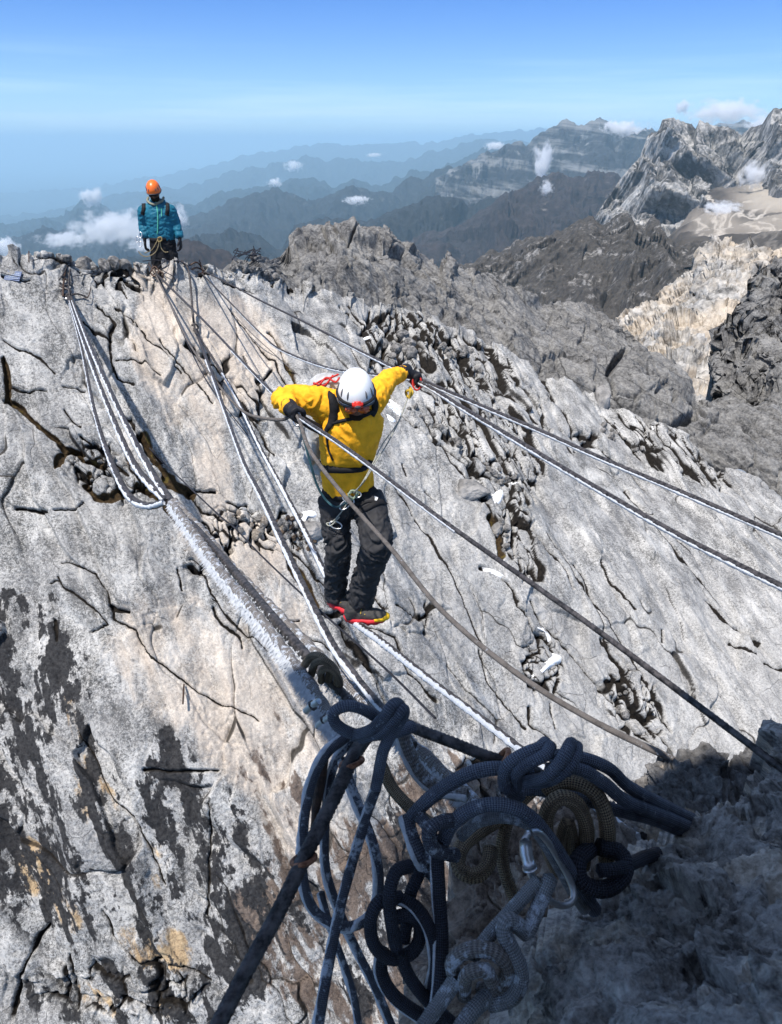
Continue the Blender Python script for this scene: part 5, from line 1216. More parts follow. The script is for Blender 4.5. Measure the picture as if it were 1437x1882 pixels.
def shift(me, root):
    me.transform(Matrix.Translation([-c for c in root.location])); return me
def put_part(name, me, mat, root, kind=None):
    o = link(name, shift(me, root), mat, root)
    if kind: o['kind'] = kind
    return o
def bvh_of(me):
    from mathutils.bvhtree import BVHTree
    return BVHTree.FromPolygons([v.co[:] for v in me.vertices], [tuple(p.vertices) for p in me.polygons])

def strap_on(bvh, pts, width, thick=0.004, lift=0.003, fallback=4.0, n=None):
    """a flat webbing strap laid on a garment along picture points."""
    Q = catmull(np.array(pts, float), n or 8 * len(pts)); C = []; N = []
    for u, v in Q[:, :2]:
        d = Vector(ray(u, v)); d.normalize(); hit = bvh.ray_cast(Vector((0, 0, 0)), d)
        if hit[0] is None: continue
        C.append(np.array(hit[0])); N.append(np.array(hit[1]))
    if len(C) < 3: C = [PY(u, v, fallback) for u, v in Q[:, :2]]; N = [-ray(u, v) for u, v in Q[:, :2]]
    C = np.array(C); N = np.array(N)
    for _ in range(3):
        C[1:-1] = (C[:-2] + 2 * C[1:-1] + C[2:]) / 4; N[1:-1] = (N[:-2] + N[1:-1] + N[2:]) / 3
    N /= np.linalg.norm(N, axis=1)[:, None]; T = np.gradient(C, axis=0); T /= np.linalg.norm(T, axis=1)[:, None] + 1e-9
    S = np.cross(T, N); S /= np.linalg.norm(S, axis=1)[:, None]
    w = np.interp(np.linspace(0, 1, len(C)), np.linspace(0, 1, np.size(width)), np.atleast_1d(width)) / 2 if np.size(width) > 1 else np.full(len(C), width / 2)
    prof = [(-1, lift - .003), (-1, lift + thick), (0, lift + thick * 1.3), (1, lift + thick), (1, lift - .003)]
    V = np.stack([C + S * (a * w)[:, None] + N * b for a, b in prof], 1)
    k = len(prof); V = V.reshape(-1, 3); F_ = []
    for i in range(len(C) - 1):
        for j in range(k): F_.append((i * k + j, i * k + (j + 1) % k, (i + 1) * k + (j + 1) % k, (i + 1) * k + j))
    return V, np.array(F_)

def fabric(name, col, scale=900, var=.12, rough=.75, quilt=None):
    m = MT(name, rough, 0.25); c = m.coord(); n = m.noise(c, scale, 3, .6); w = m.noise(c, 18, 5, .6)
    cc = m.mix(m.rng(w, .35, .65), tuple(x * (1 - var) for x in col), tuple(x * (1 + var) for x in col))
    nb = m.bump(n, .25, .0008, m.bump(m.noise(m.warp(c, 8, .12), 26, 5, .6, 1.0), .55, .006))
    return m.done(cc, nb)

M_yellow = fabric("yellow_shell_fabric", (0.94, 0.44, 0.018))
M_trouser = fabric("charcoal_softshell", (0.031, 0.031, 0.034), var=.2)
M_blackfab = fabric("black_webbing", (0.012, 0.012, 0.014))
M_glove = fabric("black_glove_leather", (0.014, 0.014, 0.018), rough=.6)
M_redtrim = plain("red_trim", (0.45, 0.02, 0.015), .6, 0, .3, .2, 60)
M_skin = plain("weathered_skin", (0.20, 0.10, 0.065), .6, 0, .35, .15, 60)
M_skin2 = plain("dark_brown_skin", (0.14, 0.075, 0.05), .6, 0, .35, .15, 60)
M_white = plain("white_helmet_shell", (0.78, 0.79, 0.80), .35, 0, .5, .02, 30)
M_orange = plain("orange_helmet_shell", (0.85, 0.16, 0.02), .35, 0, .5, .04, 30)
M_redplast = plain("red_lamp_housing", (0.62, 0.03, 0.015), .35, 0, .5, .1, 90)
M_lens = plain("amber_red_lens", (0.50, 0.09, 0.02), .12, .1, .8, .2, 30)
M_grey = plain("grey_foam_padding", (0.10, 0.10, 0.11), .8)
M_boot = fabric("dark_grey_boot", (0.055, 0.052, 0.05), var=.25)
M_redsole = plain("red_rubber_sole", (0.55, 0.02, 0.03), .6, 0, .35, .15, 60)
M_yelrub = plain("yellow_rubber_toe", (0.85, 0.50, 0.01), .5, 0, .4, .08, 60)
M_pack = fabric("pale_grey_pack_fabric", (0.42, 0.42, 0.42), var=.2)
M_teal = fabric("teal_puffer_fabric", (0.012, 0.13, 0.20), var=.15, rough=.6)
M_green = plain("green_zip", (0.10, 0.45, 0.30), .6)
M_cord_w = rope_mat("pale_cord", (0.42, 0.43, 0.36), (0.70, 0.70, 0.62))
M_cord_t = rope_mat("teal_cord", (0.02, 0.07, 0.09), (0.06, 0.16, 0.19))
M_cord_y = rope_mat("yellow_cord", (0.55, 0.33, 0.03), (0.85, 0.62, 0.10))
M_cord_g = rope_mat("pale_green_cord", (0.30, 0.42, 0.28), (0.62, 0.70, 0.52))
M_hair = plain("dark_beard", (0.02, 0.014, 0.010), .9, 0, .2, .3, 200, .6, 500)

def grip_hand(C, axis, back, wrist, vox=0.0032, r=0.021, fr_=0.0115, thumb_side=1):
    """gloved fist closed round a cable: palm, four fingers wrapped about the axis, thumb over the other way."""
    C = np.asarray(C, float); axis = np.asarray(axis, float) / np.linalg.norm(axis)
    back = np.asarray(back, float); back = back - axis * (back @ axis); back /= np.linalg.norm(back); m = np.cross(axis, back)
    S = []; pc = C + back * (r + .016)
    S.append(ring_loft([pc - axis * .045, pc - axis * .022, pc, pc + axis * .022, pc + axis * .045], [.026, .034, .036, .034, .026], [.016, .020, .021, .020, .015], m))
    for i, L in enumerate((.88, 1.0, .96, .80)):
        o = axis * (-.036 + .024 * i)
        pts = [C + o + (back * math.cos(a) + m * math.sin(a)) * (r + fr_ * .75) for a in np.radians([20, 62, 104, 150, 196 * (.9 + .1 * L)])]
        S.append(limb(pts, [fr_ * 1.15, fr_ * 1.12, fr_ * 1.02, fr_ * .95, fr_ * .85], 10, 3))
    pts = [pc - axis * .03 * thumb_side - m * .02, C - axis * .045 * thumb_side + (back * .3 - m * 1.) * (r + .014), C - axis * .030 * thumb_side + (-back * .55 - m * .8) * (r + .012), C - axis * .012 * thumb_side + (-back * 1. - m * .15) * (r + .012)]
    S.append(limb(pts, [.016, .0145, .013, .0105], 10, 3))
    w = np.asarray(wrist, float)
    S.append(limb([pc, pc * .55 + w * .45, w], [.032, .034, .040], 14, 4))
    return S

def relaxed_hand(wrist, down, fwd, side, curl=.5):
    wrist = np.asarray(wrist, float); down = np.asarray(down, float) / np.linalg.norm(down); fwd = np.asarray(fwd, float); fwd /= np.linalg.norm(fwd); side = np.asarray(side, float)
    lat = np.cross(down, fwd); pal = wrist + down * .055; S = [ring_loft([wrist - down * .03, wrist, wrist + down * .04, wrist + down * .085], [.030, .031, .042, .040], [.026, .024, .019, .016], fwd)]
    for i, L in enumerate((.070, .080, .076, .060)):
        b = wrist + down * .088 + fwd * (.030 - .020 * i); inn = side
        pts = [b, b + down * L * .45 + inn * L * .1, b + down * L * .75 + inn * L * .38, b + down * L * .80 + inn * L * .72]
        S.append(limb(pts, [.0115, .011, .0105, .009], 9, 3))
    b = wrist + down * .03 + fwd * .034
    S.append(limb([b, b + down * .03 + fwd * .018 + side * .012, b + down * .062 + fwd * .016 + side * .024], [.014, .0125, .010], 9, 3))
    return S

def helmet(root, c, fwd, up, mat, rim_mat, a=.138, b=.106, h=.125):
    c = np.asarray(c, float); fwd = fwd / np.linalg.norm(fwd); up = up - fwd * (up @ fwd); up /= np.linalg.norm(up); rt = np.cross(fwd, up)
    nu, nv = 48, 22; V = []
    for i in range(nv):
        ph = math.pi / 2 * (1 - i / (nv - 1)) ; 
        for j in range(nu):
            th = 2 * math.pi * j / nu; x, y, z = math.cos(th) * math.cos(ph), math.sin(th) * math.cos(ph), math.sin(ph)
            low = -.035 * (1 - math.sin(ph)) ** 2 * (1 - .9 * max(0, x) ** 2)             # sides and nape reach lower than the brow
            V.append(c + fwd * a * x * (1 + .02 * (i == nv - 1)) + rt * b * y + up * (h * z ** .9 + low))
    V = np.array(V); F_ = grid_faces(nv, nu, True)
    out = (V - c) ; inner = V - out / np.linalg.norm(out, axis=1)[:, None] * .014
    n0 = len(V); V2 = np.concatenate([V, inner]); F2 = np.concatenate([F_, F_[:, ::-1] + n0, [[(nv - 1) * nu + j, (nv - 1) * nu + j + n0, (nv - 1) * nu + (j + 1) % nu + n0, (nv - 1) * nu + (j + 1) % nu] for j in range(nu)]])
    hel = part("helmet", V2, F2, mat, root)
    def P_(x, y, z): return c + fwd * x + rt * y + up * z
    def slot(th, ph0, ph1, w):
        pts = []
        for t in np.linspace(0, 1, 6):
            ph = ph0 + (ph1 - ph0) * t; x, y, z = math.cos(th) * math.cos(ph), math.sin(th) * math.cos(ph), math.sin(ph)
            pts.append(np.r_[P_(a * 1.004 * x, b * 1.004 * y, h * 1.004 * z ** .9 - .035 * (1 - math.sin(ph)) ** 2 * (1 - .9 * max(0, x) ** 2)), w * math.sin(math.pi * (t * .8 + .1))])
        o = tube_mesh("vent", [np.array(pts) - np.r_[np.array(root.location), 0]], sides=8); me_o = link("vent", o, rim_mat, None); me_o.parent = hel; return me_o
    for th in (-1.0, 1.0, -1.55, 1.55, -.55, .55): slot(th, .22, .55, .006)
    rim = np.array([np.r_[V[(nv - 1) * nu + j % nu], .0055] for j in range(nu + 1)])
    rm = link("rim", tube_mesh("rim", [rim - np.r_[np.array(root.location), 0]], sides=8), rim_mat, None); rm.parent = hel
    return hel, P_

def add_tubes(name, paths, mat, root, sides=8, **kw):
    o3 = np.r_[np.array(root.location), 0]
    return link(name, tube_mesh(name, [np.asarray(p) - o3 for p in paths], sides=sides, **kw), mat, root)

def head_solid(c, fwd, up, s=1.0):
    fwd = fwd / np.linalg.norm(fwd); up = up - fwd * (up @ fwd); up /= np.linalg.norm(up); rt = np.cross(fwd, up); c = np.asarray(c, float)
    S = []
    def sph(p, r): 
        V, F_ = ball((0, 0, 0), 1.0, 18); V = c + (V[:, :1] * r[0] + p[0]) * fwd * s + (V[:, 1:2] * r[1] + p[1]) * rt * s + (V[:, 2:] * r[2] + p[2]) * up * s; return V, F_
    S.append(sph((0, 0, .01), (.098, .078, .105))); S.append(sph((.03, 0, -.06), (.062, .058, .062))); S.append(sph((.062, 0, -.088), (.026, .03, .024)))
    S.append(sph((.100, 0, -.022), (.022, .013, .026))); S.append(sph((.092, 0, .004), (.014, .010, .03)))   # nose
    S.append(sph((.088, 0, -.058), (.014, .024, .008))); S.append(sph((.086, 0, -.068), (.014, .020, .007)))  # lips
    S.append(sph((.086, 0, .028), (.018, .055, .010)))                                                     # brow
    for sg in (-1, 1): S.append(sph((.066, sg * .042, -.022), (.026, .026, .024))); S.append(sph((0, sg * .078, -.01), (.020, .010, .032)))
    return S

def folds(vert_scale, amp, seed, freq=(14, 14, 30), fine=.35):
    def f(co, no):
        w = fbm(co * 6 + seed, 3)
        q = co * np.array(freq) + np.stack([w, w * 0, w * 2.2], -1)
        r = 1 - np.abs(perlin(q + seed)) * 2.4
        r2 = 1 - np.abs(perlin(q * 2.1 + seed + 7)) * 2.4
        return (amp * (np.clip(r, -.4, 1) - .3) + amp * fine * (np.clip(r2, -.4, 1) - .3)).astype(np.float32)
    return f

# ---------------------------------------------------------------- the climber on the cable
def climber():
    feet = PY(655, 1142, 4.2)
    root = empty("person", feet, "climber in yellow jacket and white helmet stepping down the foot cable", "person")
    A_ = lambda u, v, Y: PY(u, v, Y)
    X = np.array([.98, .2, 0])
    # torso and sleeves: one jacket
    tc = [A_(640,893,4.25), A_(637,872,4.23), A_(638,845,4.20), A_(642,815,4.18), A_(645,785,4.17), A_(648,758,4.18), A_(652,738,4.2), A_(654,722,4.22)]
    torso = ring_loft(catmull(tc, 18), np.interp(np.linspace(0, 7, 18), range(8), [.160, .158, .160, .180, .192, .185, .130, .075]), np.interp(np.linspace(0, 7, 18), range(8), [.125, .122, .125, .135, .140, .125, .095, .07]), X, 28)
    shL, elL, wrL = A_(603,744,4.16), A_(522,733,4.06), A_(534,752,3.90)
    shR, elR, wrR = A_(688,728,4.26), A_(713,698,4.46), A_(741,684,4.64)
    armL = limb([A_(630,762,4.17), shL, (shL + elL) / 2 + [0, 0, .012], elL, (elL + wrL) / 2, wrL], [.11, .098, .080, .070, .056, .043], 18)
    armR = limb([A_(662,752,4.2), shR, (shR + elR) / 2, elR, (elR + wrR) / 2, wrR], [.11, .088, .070, .060, .052, .044], 18)
    side_fill = limb([A_(585,748,4.15), A_(607,775,4.16), A_(612,800,4.17)], [.06, .075, .06], 14)
    hood = ring_loft(catmull([A_(652,752,4.30), A_(654,732,4.30), A_(655,716,4.28)], 6), [.10, .125, .11, .11, .10, .09], [.09, .11, .10, .10, .09, .07], X, 20)
    collar = ring_loft([A_(651,775,4.15), A_(652,765,4.15), A_(653,758,4.16)], [.09, .095, .085], [.07, .075, .07], X, 20)
    f1 = folds(1, .010, 3.0, (7, 7, 13))
    def wj(co, no):
        U, V = project(co); base = f1(co, no)
        s = np.where(U < 600, 1.2, 1.0)
        tuck = -np.exp(-((V - 860 - (U - 640) * 0.0) / 4.5) ** 2) * .010 * (no[:, 1] < .6) * (U > 575) * (U < 700)        # the belt pulls the cloth in
        q = np.stack([co[:, 0] * 15 + co[:, 2] * 3, co[:, 1] * 5, co[:, 2] * 3.2], -1) + fbm(co * 5, 2)[:, None] * .6
        vert = np.clip(1 - np.abs(perlin(q + 2)) * 3.2, -.3, 1) * .011
        body_ = smooth(U, 585, 612) * (1 - smooth(U, 690, 705)) * smooth(V, 735, 770)
        return (base * s * (1 - .75 * body_) + tuck + vert * body_).astype(np.float32)
    jk = fuse("jacket", [torso, armL, armR, side_fill, hood, collar], .0085, 5, wj); bvj = bvh_of(jk)
    zip_pts = strap_on(bvj, [(655,762),(652,800),(646,840)], .006, .002)
    # trousers
    hipc = [A_(641,885,4.26), A_(641,905,4.27), A_(640,925,4.27), A_(640,942,4.27)]
    pel = ring_loft(hipc, [.160, .165, .165, .12], [.12, .13, .13, .10], X, 24)
    hl, kl, al, cl = A_(614,912,4.26), A_(621,1004,4.15), A_(617,1078,4.28), A_(618,1094,4.30)
    hr, kr, ar, cr = A_(672,914,4.26), A_(692,1000,4.03), A_(668,1078,4.15), A_(661,1104,4.18)
    legl = limb([hl, hl * .5 + kl * .5, kl, kl * .5 + al * .5, al, cl], [.108, .094, .078, .076, .070, .074], 18)
    legr = limb([hr, hr * .5 + kr * .5 + [.015, 0, 0], kr, kr * .5 + ar * .5, ar, cr], [.115, .104, .092, .084, .080, .088], 18)
    f2 = folds(1, .014, 11., (5, 5, 17), .5)
    def wt(co, no):
        U, V = project(co); k = smooth(V, 930, 1000) * .9 + .4
        return (f2(co, no) * k).astype(np.float32)
    tr = fuse("trousers", [pel, legl, legr], .0085, 4, wt); bvt = bvh_of(tr)
    # skin body under the clothes, one continuous figure
    fwd = np.array([.10, -.95, -.30]); up = np.array([.03, -.30, .95])
    hc = A_(654,727,4.09)
    body = head_solid(hc + fwd / np.linalg.norm(fwd) * .0, fwd, up) + [limb([hc - up * .06, A_(651,745,4.19), A_(648,770,4.19)], [.055, .058, .06]), ring_loft(catmull(tc[:7], 10), [.13] * 10, [.09] * 10, X),
        limb([shL, elL, wrL], [.05, .042, .03]), limb([shR, elR, wrR], [.05, .042, .03]), ring_loft(hipc, [.13, .14, .14, .1], [.09, .1, .1, .08], X), limb([hl, kl, al], [.08, .055, .045]), limb([hr, kr, ar], [.08, .055, .045])]
    put_part("body", fuse("body", body, .006, 3), M_skin, root)
    put_part("jacket", jk, M_yellow, root); put_part("trousers", tr, M_trouser, root)
    # gloves
    CL = PD(545, 762, 4.03); axL = PD(620, 812, 3.55) - PD(480, 700, 4.9)
    CR = PD(768, 699, 4.80); axR = PD(880, 750, 3.9) - PD(704, 666, 5.5)
    gl = fuse("glove", grip_hand(CL, axL, PY(527,738,3.86) - CL, wrL * 1.0, thumb_side=-1), .0035, 3, None)
    gr = fuse("glove", grip_hand(CR, axR, PY(752,676,4.72) - CR, wrR, thumb_side=1), .0035, 3, None)
    g1 = put_part("glove", gl, M_glove, root); g2 = put_part("glove", gr, M_glove, root); g2['label'] = "black glove with red lined fingers"
    cuff = lambda a, b, r: limb([a, b], [r, r * 1.12], 18, 3)
    d = (elL - wrL); d /= np.linalg.norm(d); V_, F_ = cuff(wrL - d * .02, wrL + d * .055, .043)
    add_mesh = lambda nm, v, f, mt: put_part(nm, (lambda m_: (m_.from_pydata([tuple(x) for x in v], [], f), m_.polygons.foreach_set("use_smooth", np.ones(len(m_.polygons), bool)), m_)[2])(bpy.data.meshes.new(nm)), mt, root)
    add_mesh("cuff", V_, F_, M_glove)
    d = (elR - wrR); d /= np.linalg.norm(d); V_, F_ = cuff(wrR - d * .05, wrR + d * .05, .046); add_mesh("cuff", V_, F_, M_glove)
    # red lining on the raised glove
    th = np.radians(np.linspace(60, 190, 12)); ax = axR / np.linalg.norm(axR); bk = PY(752,676,4.72) - CR; bk = bk - ax * (bk @ ax); bk /= np.linalg.norm(bk); mm = np.cross(ax, bk)
    reds = [np.array([np.r_[CR + ax * o + (bk * math.cos(t) + mm * math.sin(t)) * .0435, .004] for t in th]) for o in (-.036, .010, .036)]
    add_tubes("glove_trim", reds, M_redtrim, root)
    # helmet, lamp, goggles, buff
    hel, P_ = helmet(root, hc + up * .026, fwd, up, M_white, M_grey, .140, .107, .135)
    fw = fwd / np.linalg.norm(fwd); u_ = up - fw * (up @ fw); u_ /= np.linalg.norm(u_); rt = np.cross(fw, u_)
    def hp(x, y, z): return hc + fw * x + rt * y + u_ * z
    bx = bmesh.new(); bmesh.ops.create_cube(bx, size=1); bmesh.ops.bevel(bx, geom=bx.edges[:], offset=.22, segments=3, affect='EDGES'); lampV = np.array([v.co[:] for v in bx.verts]); lampF = [tuple(v.index for v in f.verts) for f in bx.faces]; bx.free()
    def blk(nm, c, sx, sy, sz, mt, par=None):
        V_ = c + lampV[:, :1] * sx * fw + lampV[:, 1:2] * sy * rt + lampV[:, 2:] * sz * u_
        o = add_mesh(nm, V_, lampF, mt); 
        if par: o.parent = par
        return o
    lamp = blk("headlamp", hp(.142, .0, .034), .034, .062, .044, M_redplast)
    blk("lamp_lens", hp(.160, .0, .032), .006, .034, .022, M_grey, lamp)
    band = [np.array([np.r_[hp(.02 + .122 * math.cos(t), .108 * math.sin(t), .036 - .0 * math.cos(t)), .009] for t in np.linspace(-1.9, 1.9, 40)])]
    add_tubes("lamp_strap", band, M_blackfab, root)
    for sg in (-1, 1): blk("lens", hp(.112, sg * .036, -.016), .026, .066, .050, M_lens)
    blk("goggle_bridge", hp(.110, 0, -.002), .018, .03, .014, M_redplast)
    add_mesh("beard", *ring_loft([hp(.055, 0, -.075), hp(.052, 0, -.10), hp(.03, 0, -.115)], [.048, .045, .03], [.046, .040, .03], rt), M_hair)
    add_tubes("chin_strap", [np.array([np.r_[hp(.02, -.082, .0), .005], np.r_[hp(.035, -.072, -.05), .005], np.r_[hp(.055, -.03, -.118), .005], np.r_[hp(.058, .0, -.124), .005], np.r_[hp(.055, .03, -.118), .005], np.r_[hp(.035, .072, -.05), .005], np.r_[hp(.02, .082, .0), .005]])], M_grey, root)
    add_tubes("neck_gaiter", [np.column_stack([catmull([hp(.0, -.075, -.10), hp(.03, -.06, -.135), hp(.045, 0, -.15), hp(.03, .06, -.135), hp(.0, .075, -.10)], 20), np.full(20, .016)])], M_blackfab, root, 10)
    # boots
    def boot(heel, toe, upv, ank, lab, wd=.052):
        ax = toe - heel; Ln = np.linalg.norm(ax); ax /= Ln; upv = upv - ax * (upv @ ax); upv /= np.linalg.norm(upv); sd = np.cross(ax, upv)
        def pos(x, y, z): return heel + ax * x * Ln + sd * y + upv * z
        S = [ring_loft(np.array([pos(.06, 0, .05), pos(.2, 0, .055), pos(.45, 0, .06), pos(.7, 0, .052), pos(.88, 0, .045), pos(.96, 0, .04)]), [.036, .044, .044, .050, .044, .028], [.046, .052, .055, .040, .032, .022], sd, 20),
             limb([pos(.24, 0, .06), pos(.26, 0, .11), ank], [.052, .052, .055], 18)]
        bt = put_part("boot", fuse("boot", S, .006, 3, folds(1, .002, 4.)), M_boot, root); bt['label'] = lab
        n = 44; top, bot = [], []
        for i in range(n):
            t = i / n * 2 * math.pi; x = .5 + .52 * math.cos(t); y = wd * math.sin(t) * (.80 + .28 * math.sin(x * math.pi) + .1 * (x > .55)); z0 = .040 + .012 * (x > .8) * (x - .8) * 5
            top.append(pos(x, y, z0)); bot.append(pos(.5 + .5 * math.cos(t), y * .96, -.004 + .008 * (i % 3 == 0) + .03 * max(0, x - .85) * 3 + .016 * (abs(x - .42) < .10)))
        V_ = np.array(top + bot + [pos(.5, 0, .03), pos(.5, 0, .0)]); F_ = [(i, (i + 1) % n, n + (i + 1) % n, n + i) for i in range(n)] + [(2 * n, (i + 1) % n, i) for i in range(n)] + [(2 * n + 1, n + i, n + (i + 1) % n) for i in range(n)]
        so = add_mesh("sole", V_, F_, M_redsole); so.parent = bt
        S2 = [ring_loft(np.array([pos(.72, 0, .032), pos(.84, 0, .034), pos(.95, 0, .034), pos(1.03, 0, .034)]), [wd * 1.03, wd * .99, wd * .80, wd * .42], [.030, .029, .026, .018], sd, 20)]
        tc_ = put_part("toe_cap", fuse("toe_cap", S2, .004, 3), M_yelrub, root); tc_.parent = bt
        lc = [np.array([np.r_[pos(.42 + .09 * k, -.044, .085 - .008 * k), .0028], np.r_[pos(.46 + .09 * k, 0, .122 - .018 * k), .0028], np.r_[pos(.44 + .09 * k, .044, .085 - .008 * k), .0028]]) for k in range(4)]
        l_ = add_tubes("laces", lc, M_cord_y, root, 6); l_.parent = bt
    boot(A_(634,1140,4.16), A_(714,1140,4.10), np.array([0, -.05, 1.]), A_(660,1098,4.19), "front boot, red sole and yellow toe")
    boot(A_(602,1108,4.34), A_(664,1132,4.16), np.array([.1, -.05, 1.]), A_(620,1086,4.30), "rear boot with red heel")
    # harness
    def st(nm, pts, w, mt=M_blackfab, b=None, lift=.003, thick=.004):
        V_, F_ = strap_on(b or bvt, pts, w, thick, lift); return part(nm, V_, F_, mt, root)
    st("harness_belt", [(588,898),(600,908),(630,917),(660,915),(690,900)], .045, lift=.006)
    st("leg_loop", [(600,955),(615,968),(632,962),(648,945)], .035); st("leg_loop", [(652,945),(672,935),(692,925),(706,922)], .035)
    st("belay_loop", [(645,912),(643,925),(645,940)], .02, lift=.012)
    st("white_tag", [(688,916),(693,918)], .030, M_white, thick=.003); st("gear_strap", [(655,935),(675,922),(700,925),(712,926)], .014)
    def gp(u, v, off=.03):
        d_ = Vector(ray(u, v)); d_.normalize(); h_ = bvt.ray_cast(Vector((0, 0, 0)), d_)
        if h_[0] is None: h_ = bvj.ray_cast(Vector((0, 0, 0)), d_)
        return np.array(h_[0]) - np.array(d_) * off if h_[0] is not None else PY(u, v, 4.12)
    for cx, cy, a0 in ((640,918,.6), (634,928,-.7), (652,908,.2), (617,965,.3)):
        c0 = gp(cx, cy); pts = np.array([np.r_[c0 + (RGT * math.cos(a0) - UPV * math.sin(a0)) * .040 * math.cos(t) + (RGT * math.sin(a0) + UPV * math.cos(a0)) * .022 * math.sin(t), .0045] for t in np.linspace(0, 2 * math.pi, 18)])
        add_tubes("harness_clip", [pts], M_alu, root)
    kn_ = [np.column_stack([catmull([gp(643,905), gp(650,900,.05), gp(658,908,.04), gp(648,916,.05), gp(640,908,.06), gp(652,903,.04)], 30), np.full(30, .006)]), np.column_stack([catmull([gp(636,915), gp(648,918,.05), gp(655,905,.05), gp(645,902,.06), gp(640,914,.05)], 26), np.full(26, .006)])]
    add_tubes("tie_in_knot", kn_, M_cord_g, root)
    # writing on the thigh: a small faint maker's mark as stitched lines
    mk = []
    for u0, v0, u1, v1 in ((613,975,617,981),(617,981,622,974),(612,982,616,976),(621,983,618,977),(612,984,628,987)):
        mk.append(np.column_stack([np.array([gp(u0, v0, .002), gp(u1, v1, .002)]), [.0012] * 2]))
    add_tubes("stitched_mark", mk, M_grey, root, 5)
    # pack: a thing of its own
    pr = empty("backpack", A_(628,770,4.42), "pale grey backpack with black straps on the climber in yellow", "backpack")
    pk = fuse("pack_body", [ring_loft(catmull([A_(600,872,4.40), A_(602,850,4.42), A_(604,790,4.44), A_(606,745,4.46), A_(606,712,4.46), A_(608,694,4.46)], 12), np.interp(np.linspace(0, 5, 12), range(6), [.10, .14, .150, .155, .150, .09]), np.interp(np.linspace(0, 5, 12), range(6), [.08, .11, .12, .12, .12, .08]), X, 24),
                            ring_loft([A_(566,850,4.33), A_(575,830,4.33), A_(583,790,4.33), A_(584,765,4.34)], [.035, .052, .058, .04], [.04, .05, .05, .04], X, 16)], .008, 3, folds(1, .006, 8., (12, 12, 12)))
    put_part("pack_body", pk, M_pack, pr)
    rc = [np.column_stack([catmull([A_(*p) for p in ps], 24), np.full(24, .006)]) for ps in ([(570,712,4.36),(590,700,4.36),(608,694,4.36),(622,688,4.38)], [(588,706,4.33),(600,694,4.36),(616,702,4.34),(624,694,4.36)], [(576,704,4.37),(596,708,4.33),(612,690,4.38)])]
    add_tubes("pack_cord", rc, M_redtrim, pr)
    def ps(nm, pts, w, **k):
        V_, F_ = strap_on(bvj, pts, w, .006, .004); V_ = V_ - np.array(pr.location); return link(nm, mesh_from(nm, V_, F_), M_blackfab, pr)
    ps("shoulder_strap", [(606,722),(611,735),(614,752),(612,768),(606,782),(599,792)], [.035, .05, .055, .05, .035, .025])
    ps("shoulder_strap", [(684,728),(688,742),(688,752),(683,764)], [.035, .045, .04, .03])
    ps("chest_strap", [(611,778),(630,773),(655,768),(672,763),(686,755)], .020)
    ps("hip_belt", [(584,846),(588,855),(600,860),(625,864),(650,864),(665,862)], [.07, .06, .04, .032, .032, .03]); ps("hip_belt", [(664,862),(674,856),(682,846)], [.03, .05, .06])
    lp = np.column_stack([catmull([A_(547,764,3.95), A_(566,778,4.02), A_(585,788,4.08), A_(600,797,4.12)], 20), np.interp(np.linspace(0, 1, 20), [0, .5, 1], [.024, .030, .026])])
    add_tubes("black_band", [lp], M_blackfab, pr, 12)  # thick black tube from the left glove to the side of the torso
    ps("load_strap", [(601,790),(602,810),(606,830),(612,845)], .010)
    # lanyards
    lr = empty("lanyard", gp(645, 905), "pale doubled cord from the raised right glove to the harness", "lanyard")
    q1 = np.column_stack([catmull([PD(768,703,4.78), PD(757,718,4.75), PD(748,735,4.7), PD(735,770,4.6), PD(712,815,4.45), PD(690,850,4.3), PD(668,886,4.17), gp(650, 905)], 50), np.full(50, .0042)])
    q2 = np.column_stack([catmull([PD(748,735,4.7), PD(732,775,4.58), PD(702,818,4.42), PD(682,858,4.28), PD(664,890,4.16), gp(650, 907)], 44), np.full(44, .0038)])
    add_tubes("cord", [q1, q2], M_cord_w, lr)
    ky = [np.column_stack([catmull([PD(753,712,4.75), PD(758,722,4.70), PD(750,730,4.70), PD(746,720,4.72), PD(754,718,4.68), PD(752,732,4.7)], 30), np.full(30, .009)])]
    add_tubes("knot", ky, M_cord_y, lr)
    cb = np.array([np.r_[PD(766 + 8 * math.cos(t), 703 + 14 * math.sin(t), 4.76), .006] for t in np.linspace(0, 2 * math.pi, 24)])
    add_tubes("clip", [cb], M_redtrim, lr)
    lt = empty("lanyard", gp(600, 900), "teal cord hanging from the left glove to the harness clip", "lanyard")
    q3 = np.column_stack([catmull([PD(546,772,4.02), PD(556,800,4.0), PD(570,850,4.02), PD(582,890,4.08), PD(598,918,4.12), PD(618,932,4.1), gp(636, 924)], 50), np.full(50, .0065)])
    q4 = np.column_stack([catmull([gp(640,922), gp(628,940), gp(612,958), gp(600,962), gp(608,966,.04), gp(624,950)], 34), np.full(34, .004)])
    add_tubes("cord", [q3], M_cord_t, lt); add_tubes("cord", [q4], M_cord_w, lt)
    c2_ = np.array([np.r_[PD(546 + 7 * math.cos(t), 770 + 13 * math.sin(t), 4.0), .0055] for t in np.linspace(0, 2 * math.pi, 24)])
    add_tubes("clip", [c2_], M_alu, lt)
    return tr, jk
climber()

